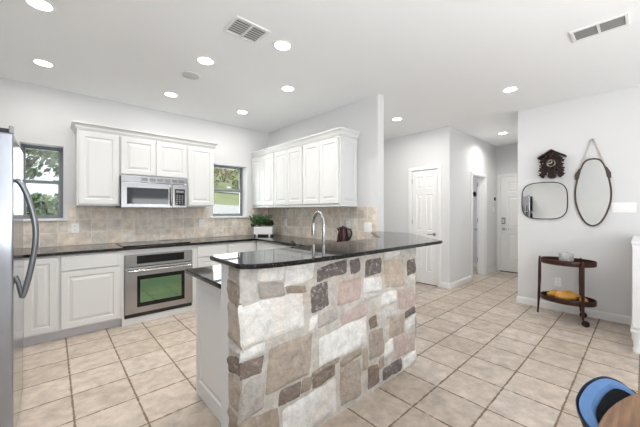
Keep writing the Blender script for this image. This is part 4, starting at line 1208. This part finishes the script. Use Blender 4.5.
tube(b, catmull([(-0.122, -0.018, 0.71), (-0.06, -0.018, 0.91), (-0.014, -0.018, 1.065), (0.0, -0.018, 1.082), (0.014, -0.018, 1.065), (0.06, -0.018, 0.91), (0.122, -0.018, 0.71)], 5), 0.0075, 8)
obj('hanging_strap', b, M['rope'], t, smooth=True)['label'] = 'pale hanging strap'
t2 = BM(); lathe(t2, [(0.006, 0), (0.006, 0.022), (0.010, 0.024), (0.010, 0.030), (0.0, 0.030)], (0, 0, 1.070), 14, axis='y'); obj('peg', t2, M['nickel'], t, smooth=True)

# bar cart
CX, CY = 4.655, 0.636
t = empty('bar_cart', (CX, CY, 0), 0, 'dark walnut two tier oval bar cart against the dining wall', 'cart')
def tray(z):
    b = BM()
    lathe(b, [(0.0, 0.0), (0.90, 0.0), (0.97, 0.004), (1.0, 0.012), (1.0, 0.062), (0.985, 0.066), (0.965, 0.062), (0.955, 0.014), (0.0, 0.012)], (0, 0, z), 48, 0.185, 0.268)
    return b
for v, nm in ((0.662, 'top_tray'), (0.208, 'lower_tray')):
    obj(nm, tray(v), M['walnut'], t, smooth=True)
for nx, ny, wh in ((0.022, 0.277, False), (-0.185, -0.165, True), (0.19, -0.105, True)):
    b = BM()
    z0 = 0.078 if wh else 0.002
    k = 0.02 if not wh else 0.0
    tube(b, [(nx, ny, 0.735), (nx, ny, 0.70), (nx, ny + 0.002, 0.45), (nx, ny + k * 0.5, 0.20), (nx, ny + k, z0)], [0.010, 0.015, 0.018, 0.015, 0.008 if not wh else 0.012], 12)
    lg = obj('leg', b, M['walnut'], t, smooth=True)
    if wh:
        b = BM(); tube(b, [(nx, ny, 0.08), (nx, ny - 0.006, 0.06), (nx + 0.0, ny - 0.022, 0.036)], [0.010, 0.009, 0.008], 8); o = obj('caster_fork', b, M['clockwood'], lg, smooth=True)
        b = BM(); lathe(b, [(0.020, -0.007), (0.030, -0.009), (0.036, -0.006), (0.036, 0.006), (0.030, 0.009), (0.020, 0.007), (0.020, -0.007)], (nx - 0.004, ny - 0.024, 0.0365), 24, axis='x'); obj('caster_wheel', b, M['clockwood'], lg, smooth=True)
    else:
        b = BM(); lathe(b, [(0.010, 0.0), (0.010, 0.03), (0.012, 0.04)], (nx, ny + k, 0.0005), 12); obj('foot_cap', b, M['black'], lg, smooth=True)
# glass bowl on the cart
b = BM(); n = 40
prof = [(0.0, 0.0), (0.055, 0.0), (0.064, 0.008), (0.070, 0.06), (0.072, 0.125), (0.064, 0.127), (0.060, 0.06), (0.052, 0.022), (0.0, 0.018)]
rings = []
for r, z in prof:
    rings.append([b.verts.new((r * (1 + (0.035 if (k % 2 and 0.004 < z < 0.12 and r > 0.0605) else 0)) * math.cos(2 * PI * k / n), r * (1 + (0.035 if (k % 2 and 0.004 < z < 0.12 and r > 0.0605) else 0)) * math.sin(2 * PI * k / n), z)) for k in range(n)])
for i in range(len(rings) - 1):
    for k in range(n): b.faces.new((rings[i][k], rings[i][(k + 1) % n], rings[i + 1][(k + 1) % n], rings[i + 1][k]))
tag(obj('glass_bowl', b, M['glass'], loc=(4.66, 0.645, 0.6755)), 'ribbed clear glass bowl on the top tray of the cart', 'bowl')
def gourd(loc, rz, L, R, label, neck=0.5, m='squash', tilt=0.0):
    t = empty('squash', loc, rz, label, 'squash')
    prof = [(0.0, -0.5), (0.45, -0.47), (0.82, -0.36), (1.0, -0.2), (0.97, -0.04), (0.78, 0.12), (neck, 0.26), (neck * 0.9, 0.38), (neck * 0.75, 0.46), (0.12, 0.5), (0.0, 0.5)]
    b = BM(); lathe(b, [(r * R, z * L) for r, z in prof], (0, 0, 0), 24, axis='x')
    for v in b.verts:
        a = math.atan2(v.co.z, v.co.y); v.co.z *= 0.95; v.co *= 1 + 0.03 * math.cos(8 * a)
        v.co.z += R * 0.97
    obj('skin', b, M[m], t, smooth=True)
    b = BM(); tube(b, [(L * 0.49, 0, R * 0.97), (L * 0.56, 0.003, R * 1.05), (L * 0.62, 0.01, R * 1.1)], [0.008, 0.006, 0.007], 8); obj('stem', b, M['stem'], t, smooth=True)
    return t
zt = 0.2206
gourd((4.58, 0.64, zt), -PI / 2 + 0.25, 0.20, 0.066, 'largest yellow squash in the middle of the lower cart tray')
gourd((4.66, 0.77, zt), PI / 2 + 0.9, 0.15, 0.055, 'small yellow squash at the left of the lower cart tray')
gourd((4.735, 0.61, zt), -PI / 2 - 0.1, 0.17, 0.060, 'orange squash at the back of the lower cart tray behind the largest')
gourd((4.625, 0.475, zt), -PI / 2 + 1.2, 0.10, 0.042, 'small orange squash at the right of the lower cart tray')

# white sideboard at the right edge
t = empty('sideboard', (4.0, 0.08, 0), 0, 'white painted sideboard with turned feet at the right edge', 'sideboard')
b = BM(); box(b, 0.0, 0.90, -0.46, 0.0, 0.215, 1.005, 0.004); obj('body', b, M['buffet'], t)
b = BM(); box(b, -0.012, 0.912, -0.472, 0.006, 1.006, 1.035, 0.006); obj('top', b, M['buffet'], t)
b = BM(); box(b, -0.010, 0.91, -0.47, 0.010, 0.19, 0.214, 0.006); obj('base_moulding', b, M['buffet'], t)
ea = empty('side_panel', (-0.002, 0.0, 0), -PI / 2); ea.parent = t
b = BM(); panel_leaf(b, 0.004, 0.235, 0.452, 0.76, 0.012, [(0.06, 0.06, 0.392, 0.70)], RAISED, yf=-0.012); obj('side_panel_board', b, M['buffet'], ea)
for x in (0.035, 0.865):
    for y in (-0.425, -0.035):
        b = BM(); lathe(b, [(0.030, 0.0), (0.032, 0.03), (0.024, 0.05), (0.028, 0.09), (0.040, 0.13), (0.034, 0.16), (0.042, 0.175), (0.042, 0.189)], (x, y, 0), 20); obj('foot', b, M['buffet'], t, smooth=True)

# ================================================================== TABLE AND CHAIR
t = empty('dining_table', (1.05, -0.665, 0), 0, 'round rustic brown wooden dining table at the bottom right', 'table')
b = BM(); lathe(b, [(0.0, 0.705), (0.72, 0.705), (0.745, 0.712), (0.75, 0.725), (0.75, 0.742), (0.745, 0.75), (0.0, 0.75)], (0, 0, 0), 96); obj('tabletop', b, M['tablewood'], t)
b = BM(); lathe(b, [(0.10, 0.05), (0.12, 0.12), (0.07, 0.22), (0.06, 0.40), (0.10, 0.52), (0.07, 0.62), (0.16, 0.70), (0.30, 0.7045)], (0, 0, 0), 28); obj('pedestal', b, M['tablewood'], t, smooth=True)
for k in range(4):
    a = k * PI / 2 + 0.4
    b = BM(); tube(b, [(math.cos(a) * 0.06, math.sin(a) * 0.06, 0.13), (math.cos(a) * 0.28, math.sin(a) * 0.28, 0.06), (math.cos(a) * 0.42, math.sin(a) * 0.42, 0.028)], [0.05, 0.036, 0.028], 10); obj('foot', b, M['tablewood'], t, smooth=True)
# barrel chair tucked under the table, rim drawn through where it stands
t = empty('barrel_chair', (1.32, -0.06, 0), 0, 'blue upholstered barrel chair tucked under the round table', 'chair')
rimp = [(-0.24, -0.17, 0.60), (-0.272, -0.06, 0.650), (-0.252, 0.09, 0.690), (-0.195, 0.172, 0.708), (-0.105, 0.208, 0.714), (0.0, 0.210, 0.714), (0.095, 0.196, 0.714), (0.185, 0.165, 0.710), (0.222, 0.125, 0.696), (0.230, 0.083, 0.670), (0.24, 0.0, 0.645), (0.215, -0.17, 0.60)]
rim = catmull(rimp, 5)
def shell(rin, rout, zlow):
    """closed skin between the rim path offset outward by rout and inward by rin, down to zlow"""
    b = BM(); rows = []
    for p in rim:
        d = Vector((p.x, p.y, 0)).normalized()
        base = Vector((p.x, p.y, 0))
        row = []
        for off, z in ((rin, zlow), (rin, zlow + (p.z - zlow) * 0.5), (rin, p.z - 0.012), (rin + 0.004, p.z - 0.003), ((rin + rout) / 2, p.z), (rout - 0.004, p.z - 0.003), (rout, p.z - 0.012), (rout, zlow + (p.z - zlow) * 0.5), (rout, zlow)):
            k = 1 - 0.52 * (p.z - z) / 0.35
            q = base * k + d * off
            row.append(b.verts.new((q.x, q.y, z)))
        rows.append(row)
    n = len(rows[0])
    for i in range(len(rows) - 1):
        for k in range(n): b.faces.new((rows[i][k], rows[i][(k + 1) % n], rows[i + 1][(k + 1) % n], rows[i + 1][k]))
    b.faces.new(rows[0][::-1]); b.faces.new(rows[-1])
    return b
obj('back_shell', shell(-0.006, 0.0, 0.40), M['navy'], t, smooth=True)['label'] = 'dark navy outer shell'
def table_shade_band():  # added black band, the table's shadow on the inner back as colour
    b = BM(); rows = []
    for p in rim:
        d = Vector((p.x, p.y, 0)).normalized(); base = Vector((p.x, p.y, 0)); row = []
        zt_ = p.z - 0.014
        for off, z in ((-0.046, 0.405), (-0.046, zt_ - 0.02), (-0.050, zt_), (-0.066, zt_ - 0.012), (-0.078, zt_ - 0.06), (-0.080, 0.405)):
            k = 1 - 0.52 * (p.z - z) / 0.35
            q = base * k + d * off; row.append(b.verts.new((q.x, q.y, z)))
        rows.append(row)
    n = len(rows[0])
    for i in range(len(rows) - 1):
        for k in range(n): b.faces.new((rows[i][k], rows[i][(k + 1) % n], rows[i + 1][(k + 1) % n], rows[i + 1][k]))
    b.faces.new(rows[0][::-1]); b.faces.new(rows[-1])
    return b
obj('table_shade', table_shade_band(), M['shadeblack'], t, smooth=True)['label'] = 'black band painted as table shade on the inner back'
obj('back_cushion', shell(-0.045, -0.0065, 0.40), M['blue'], t, smooth=True)['label'] = 'blue inner back'
b = BM(); lathe(b, [(0.0, 0.33), (0.17, 0.33), (0.185, 0.345), (0.185, 0.385), (0.17, 0.398), (0.0, 0.399)], (-0.01, -0.02, 0), 36, 1.0, 0.95); obj('seat', b, M['navy'], t, smooth=True)
for sx in (-1, 1):
    for sy in (-1, 1):
        b = BM(); tube(b, [(sx * 0.13, -0.03 + sy * 0.12, 0.335), (sx * 0.17, -0.03 + sy * 0.16, 0.001)], [0.018, 0.011], 10); obj('leg', b, M['black'], t, smooth=True)
